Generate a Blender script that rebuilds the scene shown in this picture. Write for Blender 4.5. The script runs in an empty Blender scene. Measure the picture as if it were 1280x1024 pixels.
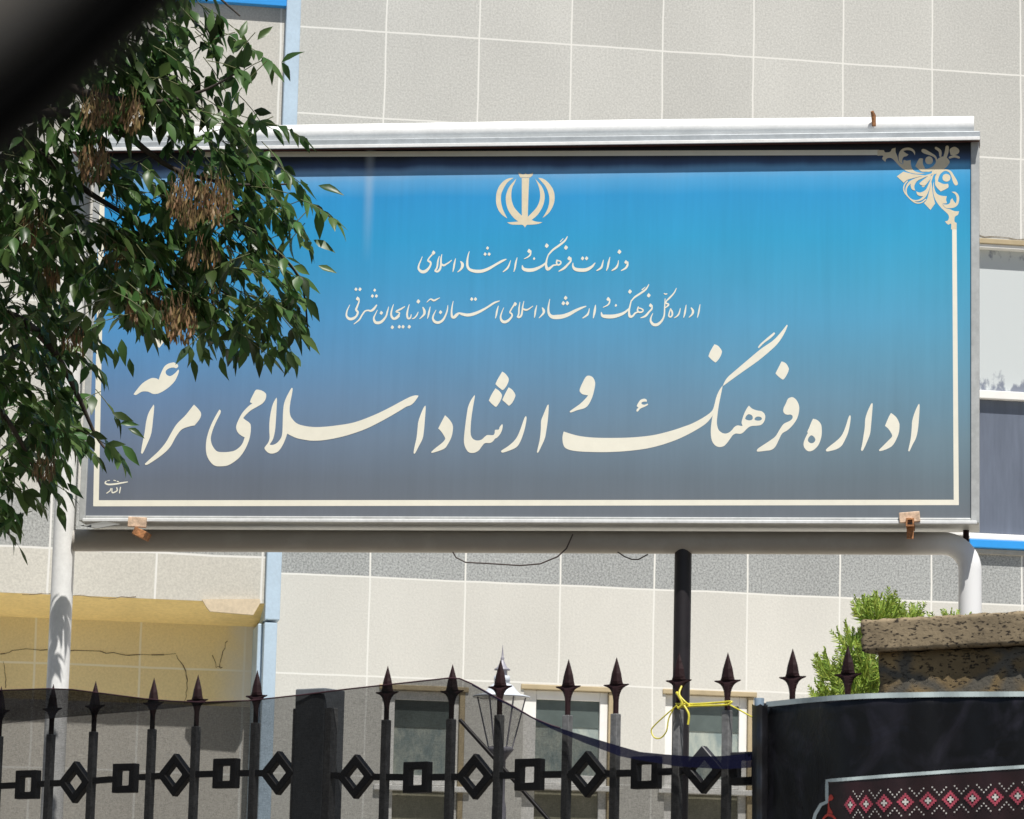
import bpy, bmesh, math, random
from mathutils import Vector, Matrix
from mathutils.geometry import tessellate_polygon
R = math.radians
SC = bpy.context.scene
COL = SC.collection

# ------------------------------------------------------------------ camera
F_PX, PITCH, ROLL, CAM_H = 4325.0, R(10.01), R(1.34), 1.5
_f = Vector((0, math.cos(PITCH), math.sin(PITCH)))
_u = Vector((0, -math.sin(PITCH), math.cos(PITCH)))
_x = Vector((1, 0, 0))
CX = _x*math.cos(ROLL) + _u*math.sin(ROLL)
CU = -_x*math.sin(ROLL) + _u*math.cos(ROLL)
CAM = Vector((0, 0, CAM_H))
cam_d = bpy.data.cameras.new('camera')
cam = bpy.data.objects.new('camera', cam_d); COL.objects.link(cam)
m = Matrix.Identity(4)
for i in range(3):
    m[i][0], m[i][1], m[i][2], m[i][3] = CX[i], CU[i], -_f[i], CAM[i]
cam.matrix_world = m
cam_d.sensor_fit = 'HORIZONTAL'; cam_d.sensor_width = 36.0
cam_d.lens = 36.0*F_PX/1280.0
cam_d.clip_start = 0.05; cam_d.clip_end = 2000
cam_d.dof.use_dof = True; cam_d.dof.focus_distance = 15.5; cam_d.dof.aperture_fstop = 18.0
SC.camera = cam

# ------------------------------------------------------------------ light
SUN_EL, SUN_AZ = R(62), R(15)          # azimuth measured from behind the camera towards the right
W = bpy.data.worlds.new('World'); SC.world = W; W.use_nodes = True
nt = W.node_tree; nt.nodes.clear()
sky = nt.nodes.new('ShaderNodeTexSky'); sky.sky_type = 'NISHITA'; sky.sun_disc = False
sky.sun_elevation = SUN_EL; sky.sun_rotation = math.pi - SUN_AZ
bg = nt.nodes.new('ShaderNodeBackground'); bg.inputs['Strength'].default_value = 0.055
wo = nt.nodes.new('ShaderNodeOutputWorld')
nt.links.new(sky.outputs[0], bg.inputs[0]); nt.links.new(bg.outputs[0], wo.inputs[0])
sl = bpy.data.lights.new('sun', 'SUN'); sl.energy = 4.6; sl.angle = R(0.5); sl.color = (1.0, 0.965, 0.905)
so = bpy.data.objects.new('sun', sl); COL.objects.link(so)
sdir = Vector((math.sin(SUN_AZ)*math.cos(SUN_EL), -math.cos(SUN_AZ)*math.cos(SUN_EL), math.sin(SUN_EL)))
so.rotation_euler = sdir.to_track_quat('Z', 'Y').to_euler(); so.location = (0, 0, 30)
SC.view_settings.view_transform = 'Standard'; SC.view_settings.look = 'None'
SC.view_settings.gamma = 1; SC.view_settings.use_curve_mapping = False
SC.view_settings.exposure = 0.38

# ------------------------------------------------------------------ helpers
def ray(px, py):
    return _f + CX*((px-640)/F_PX) - CU*((py-512)/F_PX)
def at(px, py, y):                      # world point seen at a pixel, on the plane Y = y
    r = ray(px, py); return CAM + r*(y/r.y)

class Frame:
    """A vertical wall-like plane: local x runs along it, local y away from the street, z is height."""
    def __init__(s, px, py, y, deg):
        p = at(px, py, y); s.a = R(deg)
        s.o = Vector((p.x, p.y, 0))
        s.e = Vector((math.cos(s.a), math.sin(s.a), 0)); s.n = Vector((-math.sin(s.a), math.cos(s.a), 0))
    def px(s, px, py, d=0.0):
        r = ray(px, py)
        t = (s.o + s.n*d - CAM).dot(s.n)/r.dot(s.n)
        p = CAM + r*t
        return Vector(((p-s.o).dot(s.e), d, p.z))
    def u(s, px, py, d=0.0): return s.px(px, py, d).x
    def z(s, px, py, d=0.0): return s.px(px, py, d).z
    def loc(s, u, d, z): return s.o + s.e*u + s.n*d + Vector((0, 0, z))

def tag(o, label=None, cat=None, group=None, kind=None):
    for k, v in (('label', label), ('category', cat), ('group', group), ('kind', kind)):
        if v: o[k] = v
    return o
def empty(name, loc=(0, 0, 0), rz=0.0):
    o = bpy.data.objects.new(name, None); COL.objects.link(o); o.location = loc; o.rotation_euler = (0, 0, rz)
    o.empty_display_size = 0.2
    return o

class MB:
    def __init__(s): s.v = []; s.f = []; s.sm = []
    def face(s, pts, smooth=False):
        b = len(s.v); s.v += [tuple(p) for p in pts]; s.f.append(tuple(range(b, b+len(pts)))); s.sm.append(smooth)
    def add(s, vs, fs, smooth=False):
        b = len(s.v); s.v += [tuple(p) for p in vs]
        for f in fs: s.f.append(tuple(b+i for i in f)); s.sm.append(smooth)
    def box(s, x0, x1, y0, y1, z0, z1, rot=None):
        vs = [Vector((x, y, z)) for x in (x0, x1) for y in (y0, y1) for z in (z0, z1)]
        if rot is not None:
            c = Vector(((x0+x1)/2, (y0+y1)/2, (z0+z1)/2)); vs = [rot @ (v-c) + c for v in vs]
        s.add(vs, [(0, 1, 3, 2), (4, 6, 7, 5), (0, 4, 5, 1), (2, 3, 7, 6), (0, 2, 6, 4), (1, 5, 7, 3)])
        return s
    def tube(s, pts, rad, n=12, caps=True):
        pts = [Vector(p) for p in pts]
        rs = rad if isinstance(rad, (list, tuple)) else [rad]*len(pts)
        t0 = (pts[1]-pts[0]).normalized()
        ref = Vector((0, 0, 1)) if abs(t0.z) < .9 else Vector((1, 0, 0))
        a = t0.cross(ref).normalized(); vs = []
        for i, p in enumerate(pts):
            t = (pts[min(i+1, len(pts)-1)]-pts[max(i-1, 0)]).normalized()
            a = (a - t*a.dot(t)).normalized(); b = t.cross(a)
            for k in range(n):
                q = 2*math.pi*k/n
                vs.append(p + (a*math.cos(q)+b*math.sin(q))*rs[i])
        fs = []
        for i in range(len(pts)-1):
            for k in range(n):
                k2 = (k+1) % n
                fs.append((i*n+k, i*n+k2, (i+1)*n+k2, (i+1)*n+k))
        s.add(vs, fs, True)
        if caps:
            s.face(list(reversed(vs[:n]))); s.face(vs[-n:])
        return s
    def lathe(s, c, prof, n=16):
        vs = []; fs = []
        for (r, z) in prof:
            for k in range(n):
                q = 2*math.pi*k/n
                vs.append((c[0]+r*math.cos(q), c[1]+r*math.sin(q), c[2]+z))
        for i in range(len(prof)-1):
            for k in range(n):
                k2 = (k+1) % n
                fs.append((i*n+k, i*n+k2, (i+1)*n+k2, (i+1)*n+k))
        s.add(vs, fs, True); return s
    def build(s, name, mat, parent=None, bevel=0.0, label=None, segs=2):
        me = bpy.data.meshes.new(name); me.from_pydata(s.v, [], s.f); me.update()
        me.polygons.foreach_set('use_smooth', s.sm); me.materials.append(mat)
        bm = bmesh.new(); bm.from_mesh(me)
        bmesh.ops.recalc_face_normals(bm, faces=bm.faces[:]) if not getattr(s, 'keep', False) else None
        bm.to_mesh(me); bm.free()
        o = bpy.data.objects.new(name, me); COL.objects.link(o)
        if parent is not None: o.parent = parent
        if bevel:
            md = o.modifiers.new('bevel', 'BEVEL'); md.width = bevel; md.segments = segs; md.limit_method = 'ANGLE'
        if label: o['label'] = label
        return o

def catmull(pts, corner, closed=True, n=5):
    """smooth run through points; flagged points stay sharp."""
    L = len(pts); out = []
    rng = range(L) if closed else range(L-1)
    for i in rng:
        p1, p2 = pts[i], pts[(i+1) % L]
        p0 = pts[(i-1) % L] if (closed or i > 0) else p1
        p3 = pts[(i+2) % L] if (closed or i+2 < L) else p2
        if corner[i]: p0 = p1
        if corner[(i+1) % L]: p3 = p2
        D = len(p1)
        for k in range(n):
            t = k/n
            out.append(tuple(0.5*((2*p1[j]) + (-p0[j]+p2[j])*t + (2*p0[j]-5*p1[j]+4*p2[j]-p3[j])*t*t + (-p0[j]+3*p1[j]-3*p2[j]+p3[j])*t**3) for j in range(D)))
    if not closed: out.append(tuple(pts[-1]))
    return out

# ------------------------------------------------------------------ materials
def mat(name, col, rough=0.6, metal=0.0, noise=None, spec=0.5, bump=None, coord='Object'):
    """noise = (scale, amount[, (sx,sy,sz)]) mottles the base colour; bump = (scale, strength)"""
    M = bpy.data.materials.new(name); M.use_nodes = True
    N = M.node_tree.nodes; L = M.node_tree.links
    b = N['Principled BSDF']; b.inputs['Base Color'].default_value = (*col, 1)
    b.inputs['Roughness'].default_value = rough; b.inputs['Metallic'].default_value = metal
    b.inputs['Specular IOR Level'].default_value = spec
    tc = N.new('ShaderNodeTexCoord')
    if noise:
        last = None
        lst = noise if isinstance(noise, list) else [noise]
        prev = None
        for nz in lst:
            mp = N.new('ShaderNodeMapping'); mp.inputs['Scale'].default_value = nz[2] if len(nz) > 2 else (1, 1, 1)
            L.new(tc.outputs[coord], mp.inputs[0])
            t = N.new('ShaderNodeTexNoise'); t.inputs['Scale'].default_value = nz[0]; t.inputs['Detail'].default_value = 5
            t.inputs['Roughness'].default_value = 0.6
            L.new(mp.outputs[0], t.inputs['Vector'])
            r = N.new('ShaderNodeMapRange'); r.inputs['From Min'].default_value = .3; r.inputs['From Max'].default_value = .7
            r.inputs['To Min'].default_value = 1-nz[1]; r.inputs['To Max'].default_value = 1+nz[1]
            L.new(t.outputs['Fac'], r.inputs['Value'])
            if prev is None: prev = r.outputs[0]
            else:
                q = N.new('ShaderNodeMath'); q.operation = 'MULTIPLY'
                L.new(prev, q.inputs[0]); L.new(r.outputs[0], q.inputs[1]); prev = q.outputs[0]
        v = N.new('ShaderNodeVectorMath'); v.operation = 'SCALE'; v.inputs[0].default_value = col
        L.new(prev, v.inputs['Scale']); L.new(v.outputs[0], b.inputs['Base Color'])
    if bump:
        t = N.new('ShaderNodeTexNoise'); t.inputs['Scale'].default_value = bump[0]; t.inputs['Detail'].default_value = 6
        L.new(tc.outputs[coord], t.inputs['Vector'])
        bp = N.new('ShaderNodeBump'); bp.inputs['Strength'].default_value = bump[1]; bp.inputs['Distance'].default_value = 0.01
        L.new(t.outputs['Fac'], bp.inputs['Height']); L.new(bp.outputs[0], b.inputs['Normal'])
    return M

def tile_mat(name, col, u0, du, z0, dz, grout=(0.72, 0.71, 0.67), gw=0.016, grain=0.16, gscale=55.0, tone=0.045, vert=True, horiz=True, stain=0.09):
    M = bpy.data.materials.new(name); M.use_nodes = True
    N = M.node_tree.nodes; L = M.node_tree.links; b = N['Principled BSDF']
    b.inputs['Roughness'].default_value = 0.75; b.inputs['Specular IOR Level'].default_value = 0.25
    tc = N.new('ShaderNodeTexCoord'); sep = N.new('ShaderNodeSeparateXYZ'); L.new(tc.outputs['Object'], sep.inputs[0])
    def math_(op, a, bb=None, c=None):
        n = N.new('ShaderNodeMath'); n.operation = op
        for i, x in enumerate((a, bb, c)):
            if x is None: continue
            if isinstance(x, (int, float)): n.inputs[i].default_value = x
            else: L.new(x, n.inputs[i])
        return n.outputs[0]
    # wobble so that the pointing is hand-made
    nz = N.new('ShaderNodeTexNoise'); nz.inputs['Scale'].default_value = 2.2; L.new(tc.outputs['Object'], nz.inputs['Vector'])
    wob = math_('MULTIPLY', math_('SUBTRACT', nz.outputs['Fac'], .5), .016)
    def line(coord, o0, d):
        t = math_('DIVIDE', math_('SUBTRACT', math_('ADD', coord, wob), o0), d)
        f = math_('ABSOLUTE', math_('SUBTRACT', math_('FRACT', t), 0.5))      # 0.5 at a joint
        dist = math_('MULTIPLY', math_('SUBTRACT', 0.5, f), d)
        mr = N.new('ShaderNodeMapRange'); mr.interpolation_type = 'SMOOTHSTEP'
        mr.inputs['From Min'].default_value = gw*0.32; mr.inputs['From Max'].default_value = gw*0.62
        mr.inputs['To Min'].default_value = 1; mr.inputs['To Max'].default_value = 0
        L.new(dist, mr.inputs['Value']); return mr.outputs[0], math_('FLOOR', t)
    g1, i1 = line(sep.outputs['X'], u0, du); g2, i2 = line(sep.outputs['Z'], z0, dz)
    if not vert: g1 = math_('MULTIPLY', g1, 0)
    if not horiz: g2 = math_('MULTIPLY', g2, 0)
    g = math_('MAXIMUM', g1, g2)
    wn = N.new('ShaderNodeTexWhiteNoise'); wn.noise_dimensions = '2D'
    cb = N.new('ShaderNodeCombineXYZ'); L.new(i1, cb.inputs[0]); L.new(i2, cb.inputs[1]); L.new(cb.outputs[0], wn.inputs['Vector'])
    tn = math_('MULTIPLY_ADD', wn.outputs['Value'], 2*tone, 1-tone)
    gr = N.new('ShaderNodeTexNoise'); gr.inputs['Scale'].default_value = gscale; gr.inputs['Detail'].default_value = 3; gr.inputs['Roughness'].default_value = .75
    L.new(tc.outputs['Object'], gr.inputs['Vector'])
    mr = N.new('ShaderNodeMapRange'); mr.inputs['From Min'].default_value = .3; mr.inputs['From Max'].default_value = .7
    mr.inputs['To Min'].default_value = 1-grain; mr.inputs['To Max'].default_value = 1+grain; mr.clamp = False
    L.new(gr.outputs['Fac'], mr.inputs['Value'])
    st = N.new('ShaderNodeTexNoise'); st.inputs['Scale'].default_value = 1.3; st.inputs['Detail'].default_value = 6
    mp = N.new('ShaderNodeMapping'); mp.inputs['Scale'].default_value = (1, 1, .55)
    L.new(tc.outputs['Object'], mp.inputs[0]); L.new(mp.outputs[0], st.inputs['Vector'])
    sr = N.new('ShaderNodeMapRange'); sr.inputs['From Min'].default_value = .3; sr.inputs['From Max'].default_value = .7
    sr.inputs['To Min'].default_value = 1-stain; sr.inputs['To Max'].default_value = 1+stain*.5
    L.new(st.outputs['Fac'], sr.inputs['Value'])
    k = math_('MULTIPLY', math_('MULTIPLY', tn, mr.outputs[0]), sr.outputs[0])
    v = N.new('ShaderNodeVectorMath'); v.operation = 'SCALE'; v.inputs[0].default_value = col; L.new(k, v.inputs['Scale'])
    mx = N.new('ShaderNodeMix'); mx.data_type = 'RGBA'
    L.new(g, mx.inputs[0]); L.new(v.outputs[0], mx.inputs[6]); mx.inputs[7].default_value = (*grout, 1)
    L.new(mx.outputs[2], b.inputs['Base Color'])
    bp = N.new('ShaderNodeBump'); bp.inputs['Strength'].default_value = .25; bp.inputs['Distance'].default_value = .004
    L.new(gr.outputs['Fac'], bp.inputs['Height']); L.new(bp.outputs[0], b.inputs['Normal'])
    return M

def srgb(r, g, b):
    return tuple((c/255/12.92 if c/255 <= .04045 else ((c/255+.055)/1.055)**2.4) for c in (r, g, b))

M_white = mat('white_paint', (.80, .80, .79), .45, noise=[(9, .06), (60, .05)], bump=(40, .08))
M_dullwhite = mat('weathered_white_paint', (.66, .67, .67), .5, noise=[(6, .12), (50, .08)])
M_zinc = mat('grey_zinc', (.42, .45, .47), .45, .2, noise=[(8, .15), (40, .08)])
M_frame = mat('pale_grey_sheet', (.45, .46, .455), .45, .1, noise=[(7, .14), (45, .1)])
M_greypipe = mat('greyed_white_paint', (.33, .30, .265), .55, noise=[(5, .12, (1, 1, 3)), (60, .06)])
M_blackpaint = mat('black_paint', (.011, .008, .010), .5, noise=(20, .3))
M_maroon = mat('dark_maroon_paint', (.022, .009, .010), .6, spec=.2, noise=(30, .35), bump=(60, .2))
M_greybar = mat('grey_steel_paint', (.15, .15, .15), .5, noise=[(12, .25), (60, .3)], bump=(90, .15))
M_orn = mat('dark_iron_paint', (.022, .022, .026), .5, noise=(25, .3))
M_rust = mat('rusty_iron', (.34, .15, .06), .8, noise=[(30, .5), (120, .3)], bump=(80, .4))
M_rustpale = mat('flaking_paint_on_rust', (.62, .45, .32), .7, noise=[(35, .3), (90, .2)])
M_cream = mat('cream_print', (.84, .81, .69), .55, noise=[(3, .04), (20, .03)])
M_tan = mat('tan_print', (.74, .65, .47), .55, noise=[(4, .05), (40, .05)])
M_dark = mat('dark_recess', (.03, .03, .03), .8)
M_paleblue = mat('pale_blue_paint', (.44, .56, .67), .6, noise=[(4, .08), (60, .05)], bump=(60, .1))
M_blue = mat('bright_blue_trim', (.03, .30, .75), .4, noise=(8, .06))
M_ochre = mat('ochre_plaster', (.86, .67, .30), .8, noise=[(3, .1), (40, .08)])
M_crack = mat('crack_line', (.16, .12, .07), .9)
M_wframe = mat('white_window_frame', (.80, .79, .76), .4, noise=(10, .05))
M_beigeframe = mat('beige_window_surround', (.42, .34, .21), .6, noise=(10, .1))
M_wire = mat('black_cable', (.05, .035, .03), .5)
M_concrete = mat('concrete', (.42, .39, .34), .9, noise=[(2, .15), (30, .1)])
M_asphalt = mat('asphalt', (.06, .06, .06), .9, noise=[(3, .2), (60, .2)])
M_ribbon = mat('yellow_plastic_ribbon', (.62, .55, .06), .35, noise=(40, .2))

# ================================================================== setting
g = MB(); g.box(-300, 300, -200, 400, -.3, 0); tag(g.build('ground', mat('packed_earth', (.13, .11, .085), .95, noise=[(2, .2), (30, .15)])), kind='structure')
g = MB(); g.box(-12, 14, 16.3, 23.5, -.2, .03); tag(g.build('yard_paving', mat('pale_yard_paving', (.60, .56, .48), .9, noise=[(2, .1), (30, .08)])), kind='structure')
g = MB(); g.box(-200, 200, -6, 4.5, -.29, .012); tag(g.build('road', M_asphalt), kind='structure')
g = MB(); g.box(-200, 200, 4.5, 7.2, -.29, .13); tag(g.build('pavement', mat('paving', (.24, .225, .20), .9, noise=[(4, .12), (50, .1)])), kind='structure')

# ================================================================== office building
BF = Frame(760, 600, 22.0, 9.21)
bld = empty('office_building', BF.o, BF.a)
tag(bld, 'beige stone clad office building with grey granite band and pale blue corner strip', 'building')
col_px = [462.3, 582.6, 702.6, 820.3, 941, 1051, 1164]
us = [BF.u(x, 718+(x-349)*.0407) for x in col_px]
DU = (us[-1]-us[0])/6; U0 = us[0]
zL1 = BF.z(700, 732.0); zL2 = BF.z(700, 854.8); zL0 = BF.z(760, 59.0); zLm = BF.z(490, 148.5)
zSill = BF.z(1250, 690)
C_tile = (.565, .548, .495)
M_wallU = tile_mat('upper_stone_tiles', (.520, .515, .485), U0, DU, zL0, zL0-zLm, grain=.20, gscale=80, gw=.0118)
M_wallL = tile_mat('lower_stone_tiles', (.585, .572, .530), U0, DU, zL1, zL1-zL2, grain=.09, gscale=75, gw=.0112)
M_band = tile_mat('grey_granite_tiles', (.335, .345, .34), U0, DU, zL1, 3.0, grain=.5, gscale=80, gw=.0118)

def wall_holes(mb, u0, u1, z0, z1, holes, d0=0.0, reveal=.14):
    xs = sorted({u0, u1, *[h[0] for h in holes], *[h[1] for h in holes]})
    zs = sorted({z0, z1, *[h[2] for h in holes], *[h[3] for h in holes]})
    xs = [x for x in xs if u0 <= x <= u1]; zs = [z for z in zs if z0 <= z <= z1]
    for i in range(len(xs)-1):
        for j in range(len(zs)-1):
            cx, cz = (xs[i]+xs[i+1])/2, (zs[j]+zs[j+1])/2
            if any(h[0] < cx < h[1] and h[2] < cz < h[3] for h in holes): continue
            mb.face([(xs[i], d0, zs[j]), (xs[i+1], d0, zs[j]), (xs[i+1], d0, zs[j+1]), (xs[i], d0, zs[j+1])])
    for h in holes:
        a, b, c, d = max(h[0], u0), min(h[1], u1), max(h[2], z0), min(h[3], z1)
        r = d0+reveal
        mb.face([(a, d0, c), (a, d0, d), (a, r, d), (a, r, c)]); mb.face([(b, d0, c), (b, r, c), (b, r, d), (b, d0, d)])
        if d < z1: mb.face([(a, d0, d), (b, d0, d), (b, r, d), (a, r, d)])
        if c > z0: mb.face([(a, d0, c), (a, r, c), (b, r, c), (b, d0, c)])
    mb.keep = True
UL, UR, ZT = BF.u(120, 400), BF.u(1280, 400)+9, BF.z(640, 0)+2.6
# lower windows behind the fence
low = []
for (xa, xb, yt, yb) in ((478, 582, 862, 1090), (655, 768, 862, 1090), (832, 942, 868, 1090)):
    zt = BF.z((xa+xb)/2, yt)
    low.append((BF.u(xa, yt), BF.u(xb, yt), zt-1.35, zt))
w = MB(); wall_holes(w, UL, UR, 0.0, zL1, low); w.build('wall', M_wallL, bld)
w = MB(); w.box(UL, UR, 0, .2, zL1, zSill); w.build('granite_band', M_band, bld)
wu0, wu1 = BF.u(1185, 500), BF.u(1280, 500)+1.6
zWt = BF.z(1250, 305); zWb = BF.z(1250, 672)
w = MB(); wall_holes(w, UL, UR, zSill, ZT, [(wu0, wu1, zWb, zWt)], reveal=.16); w.build('wall', M_wallU, bld)
w = MB(); w.box(UL, UR, .2, 6, 0, ZT); w.box(UL, UR, .2, 6.2, ZT, ZT+.1); w.build('building_core', M_dark, bld)

def pane_mat(name, base, light, scale, thr, rough=.12):
    M = mat(name, base, rough, spec=.6)
    N = M.node_tree.nodes; L = M.node_tree.links; b = N['Principled BSDF']
    tc = N.new('ShaderNodeTexCoord'); t = N.new('ShaderNodeTexNoise'); t.inputs['Scale'].default_value = scale; t.inputs['Detail'].default_value = 7
    t.inputs['Roughness'].default_value = .7
    mp = N.new('ShaderNodeMapping'); mp.inputs['Scale'].default_value = (1, 1, .5)
    L.new(tc.outputs['Object'], mp.inputs[0]); L.new(mp.outputs[0], t.inputs['Vector'])
    cr = N.new('ShaderNodeValToRGB'); cr.color_ramp.elements[0].position = thr-.12; cr.color_ramp.elements[1].position = thr+.12
    cr.color_ramp.elements[0].color = (*base, 1); cr.color_ramp.elements[1].color = (*light, 1)
    L.new(t.outputs['Fac'], cr.inputs[0]); L.new(cr.outputs[0], b.inputs['Base Color'])
    return M
M_pane = pane_mat('reflection_tinted_glass', (.20, .25, .25), (.40, .43, .38), 9, .5)  # reflected sky and shrubs are put into the pane colour as mottling
M_paneu = mat('dim_window_glass', (.085, .105, .10), .15, noise=(5, .25))
M_panel_low = pane_mat('reflection_tinted_lower_panel', (.26, .25, .18), (.42, .40, .31), 4, .55, .4)  # yellowish reflection put into the colour of the lower panes
for i, (a, b, c, d) in enumerate(low):
    f = MB()
    t = .035
    f.box(a-.02, b+.02, -.012, .1, d-.008, d+.024)                # head board
    f.box(b-.034, b, .0, .1, c, d-.009)
    fr = f.build('window_surround', M_beigeframe, bld, .004)
    f = MB(); o = .036
    f.box(a, a+o+.05, .03, .09, c, d-.009); f.box(b-o-.05, b-.0345, .03, .09, c, d-.009)
    f.box(a+o+.05, b-o-.05, .03, .09, d-o-.03, d-.009); f.box(a+o+.05, b-o-.05, .03, .09, d-.60, d-.54)
    win = f.build('window', M_wframe, bld, .004)
    p = MB(); p.box(a+o+.05, b-o-.05, .055, .062, d-.235, d-o-.03); p.build('blind', M_paneu, win, label='dark pulled down blind')
    p = MB(); p.box(a+o+.05, b-o-.05, .06, .068, d-.54, d-.235); p.build('pane', M_pane, win)
    p = MB(); p.box(a+o+.05, b-o-.05, .06, .068, c, d-.60); p.build('pane', M_panel_low, win)
    s = MB(); s.box(a-.04, b+.04, -.03, .03, d-.64, d-.605); s.build('sill', M_wframe, win, .004)
# tall window at the right, behind the sign
def whitepaint():
    M = pane_mat('whitewashed_glass_reveal_shadow', (.20, .22, .27), (.54, .575, .58), 2.4, .42, .35)
    N = M.node_tree.nodes; L = M.node_tree.links
    cr = [n for n in N if n.type == 'VALTORGB'][0]; tx = [n for n in N if n.type == 'TEX_NOISE'][0]
    tc = [n for n in N if n.type == 'TEX_COORD'][0]
    sp = N.new('ShaderNodeSeparateXYZ'); L.new(tc.outputs['Object'], sp.inputs[0])
    mr = N.new('ShaderNodeMapRange'); mr.inputs['From Min'].default_value = BF.z(1250, 488); mr.inputs['From Max'].default_value = BF.z(1250, 455)
    mr.inputs['To Min'].default_value = -.13; mr.inputs['To Max'].default_value = .19
    L.new(sp.outputs['Z'], mr.inputs['Value'])
    mr2 = N.new('ShaderNodeMapRange'); mr2.inputs['From Min'].default_value = BF.z(1250, 345); mr2.inputs['From Max'].default_value = BF.z(1250, 318)  # shadow of the window reveal, put into the colour of the pane's top strip
    mr2.inputs['To Min'].default_value = 0; mr2.inputs['To Max'].default_value = -.19
    L.new(sp.outputs['Z'], mr2.inputs['Value'])
    ad = N.new('ShaderNodeMath'); L.new(tx.outputs['Fac'], ad.inputs[0]); L.new(mr.outputs[0], ad.inputs[1])
    ad2 = N.new('ShaderNodeMath'); L.new(ad.outputs[0], ad2.inputs[0]); L.new(mr2.outputs[0], ad2.inputs[1])
    tx.inputs['Scale'].default_value = 5
    L.new(ad2.outputs[0], cr.inputs[0]); cr.color_ramp.elements[0].position = .43; cr.color_ramp.elements[1].position = .50
    return M
zM0, zM1 = BF.z(1250, 498), BF.z(1250, 488)
f = MB()
f.box(wu0, wu1, .0, .12, zWt-.03, zWt-.004); f.box(wu0, wu1, .02, .12, zM0, zM1); f.box(wu0, wu0+.06, .02, .12, zWb, zWt-.03)
f.box(wu1-.06, wu1, .02, .12, zWb, zWt-.03); f.box(wu0, wu1, -.02, .12, zWb, zWb+.02)
win = f.build('window', M_wframe, bld, .003, label='tall window with whitewashed upper pane')
p = MB(); p.box(wu0, wu1, -.012, .01, zWt-.004, zWt+.03); p.build('window_surround', M_beigeframe, bld, .003)
p = MB(); p.box(wu0+.06, wu1-.06, .07, .08, zM1, zWt-.03); p.build('pane', whitepaint(), win)
p = MB(); p.box(wu0+.06, wu1-.06, .07, .08, zWb+.02, zM0)
p.build('pane', mat('grey_dusty_pane', (.125, .145, .19), .3, noise=[(3, .12, (4, 1, .6)), (9, .1, (3, 1, .3))]), win)
p = MB(); p.box(BF.u(1209, 680), UR, -.06, .1, BF.z(1250, 687), BF.z(1250, 677)); p.build('sill', M_blue, bld, .004, label='bright blue window sill strip')
p = MB(); p.box(BF.u(1209, 680), UR, -.05, .02, BF.z(1250, 676.6), BF.z(1250, 672.5)); p.build('sill', M_wframe, bld, .002)
p = MB(); p.box(BF.u(1209, 680), UR, -.016, .02, BF.z(1250, 694), BF.z(1250, 687.4)); p.build('ledge', M_concrete, bld, .002)

# projecting block at the left
DB, DR = -1.25, -0.87                       # front plane and recessed wall (depth from the main wall)
ub = BF.u(333, 690, DB); ubp = BF.u(349, 690, DB)
zLed = BF.z(200, 749, DB); zG = BF.z(30, 684, DB)
ul = BF.u(-500, 700, DB)
bu0 = BF.u(60.5, 715, DB); bdu = BF.u(194.5, 715, DB)-bu0
M_blk = tile_mat('block_stone_tiles', (.56, .54, .48), bu0, bdu, zG, .56, grain=.14, gscale=75, gw=.013)
M_blkband = tile_mat('block_granite_tiles', (.36, .365, .35), bu0, bdu, zG, 9, grain=.45, gscale=80, gw=.013)
w = MB(); w.box(ul, ub, DB, DB+.12, zLed, zG); w.build('fascia', M_blk, bld)
w = MB(); w.box(ul, ub, DB, DB+.12, zG, zG+.33); w.build('granite_band', M_blkband, bld)
ztop = BF.z(300, 7, DB)
w = MB(); w.box(ul, ub, DB, DB+.12, zG+.33, ztop); w.build('block_wall', tile_mat('block_upper_tiles', (.535, .52, .475), bu0, bdu, zG+.33, 1.15, grain=.18, gscale=80, gw=.013), bld)
w = MB(); w.box(ul, ub+.005, DB-.05, DB+.2, ztop, ztop+.22); w.build('roof_trim', M_blue, bld, .004)
w = MB(); w.box(ul, ub, DB+.0, 0, ztop+.22, ztop+.5); w.build('parapet', M_wallU, bld)
w = MB(); zs_ = zLed-.10
w.add([(ul, DB+.002, zLed-.001), (ub, DB+.002, zLed-.001), (ub, DR+.05, zs_-.012), (ul, DR+.05, zs_-.012), (ul, DB+.002, zLed+.05), (ub, DB+.002, zLed+.05), (ub, DR+.05, zLed+.05), (ul, DR+.05, zLed+.05)],
      [(0, 1, 2, 3), (4, 5, 6, 7), (0, 1, 5, 4), (2, 3, 7, 6), (0, 3, 7, 4), (1, 2, 6, 5)]); w.build('soffit', M_ochre, bld)
w = MB(); w.box(ul, ub-.0, DB+.12, .0, zLed+.06, ztop); w.build('block_core', M_dark, bld)
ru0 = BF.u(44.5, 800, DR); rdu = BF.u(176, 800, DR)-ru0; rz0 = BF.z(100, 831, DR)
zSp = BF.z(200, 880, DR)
M_rec = tile_mat('recess_bounce_tinted_tiles', (.85, .70, .37), ru0, rdu, rz0, .62, grout=(.90, .82, .60), grain=.08, gscale=70, gw=.013)  # yellow light bounced in the shaded recess is put into the tile colour
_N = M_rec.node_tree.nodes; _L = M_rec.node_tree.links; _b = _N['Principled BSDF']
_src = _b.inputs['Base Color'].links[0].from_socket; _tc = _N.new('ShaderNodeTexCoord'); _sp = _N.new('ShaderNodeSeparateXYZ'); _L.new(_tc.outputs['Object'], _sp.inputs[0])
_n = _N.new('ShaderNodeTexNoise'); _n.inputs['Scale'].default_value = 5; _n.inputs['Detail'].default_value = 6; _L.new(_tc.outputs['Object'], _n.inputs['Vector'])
_m = _N.new('ShaderNodeMath'); _m.operation = 'MULTIPLY_ADD'; _L.new(_n.outputs['Fac'], _m.inputs[0]); _m.inputs[1].default_value = .25; _L.new(_sp.outputs['X'], _m.inputs[2])
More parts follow.
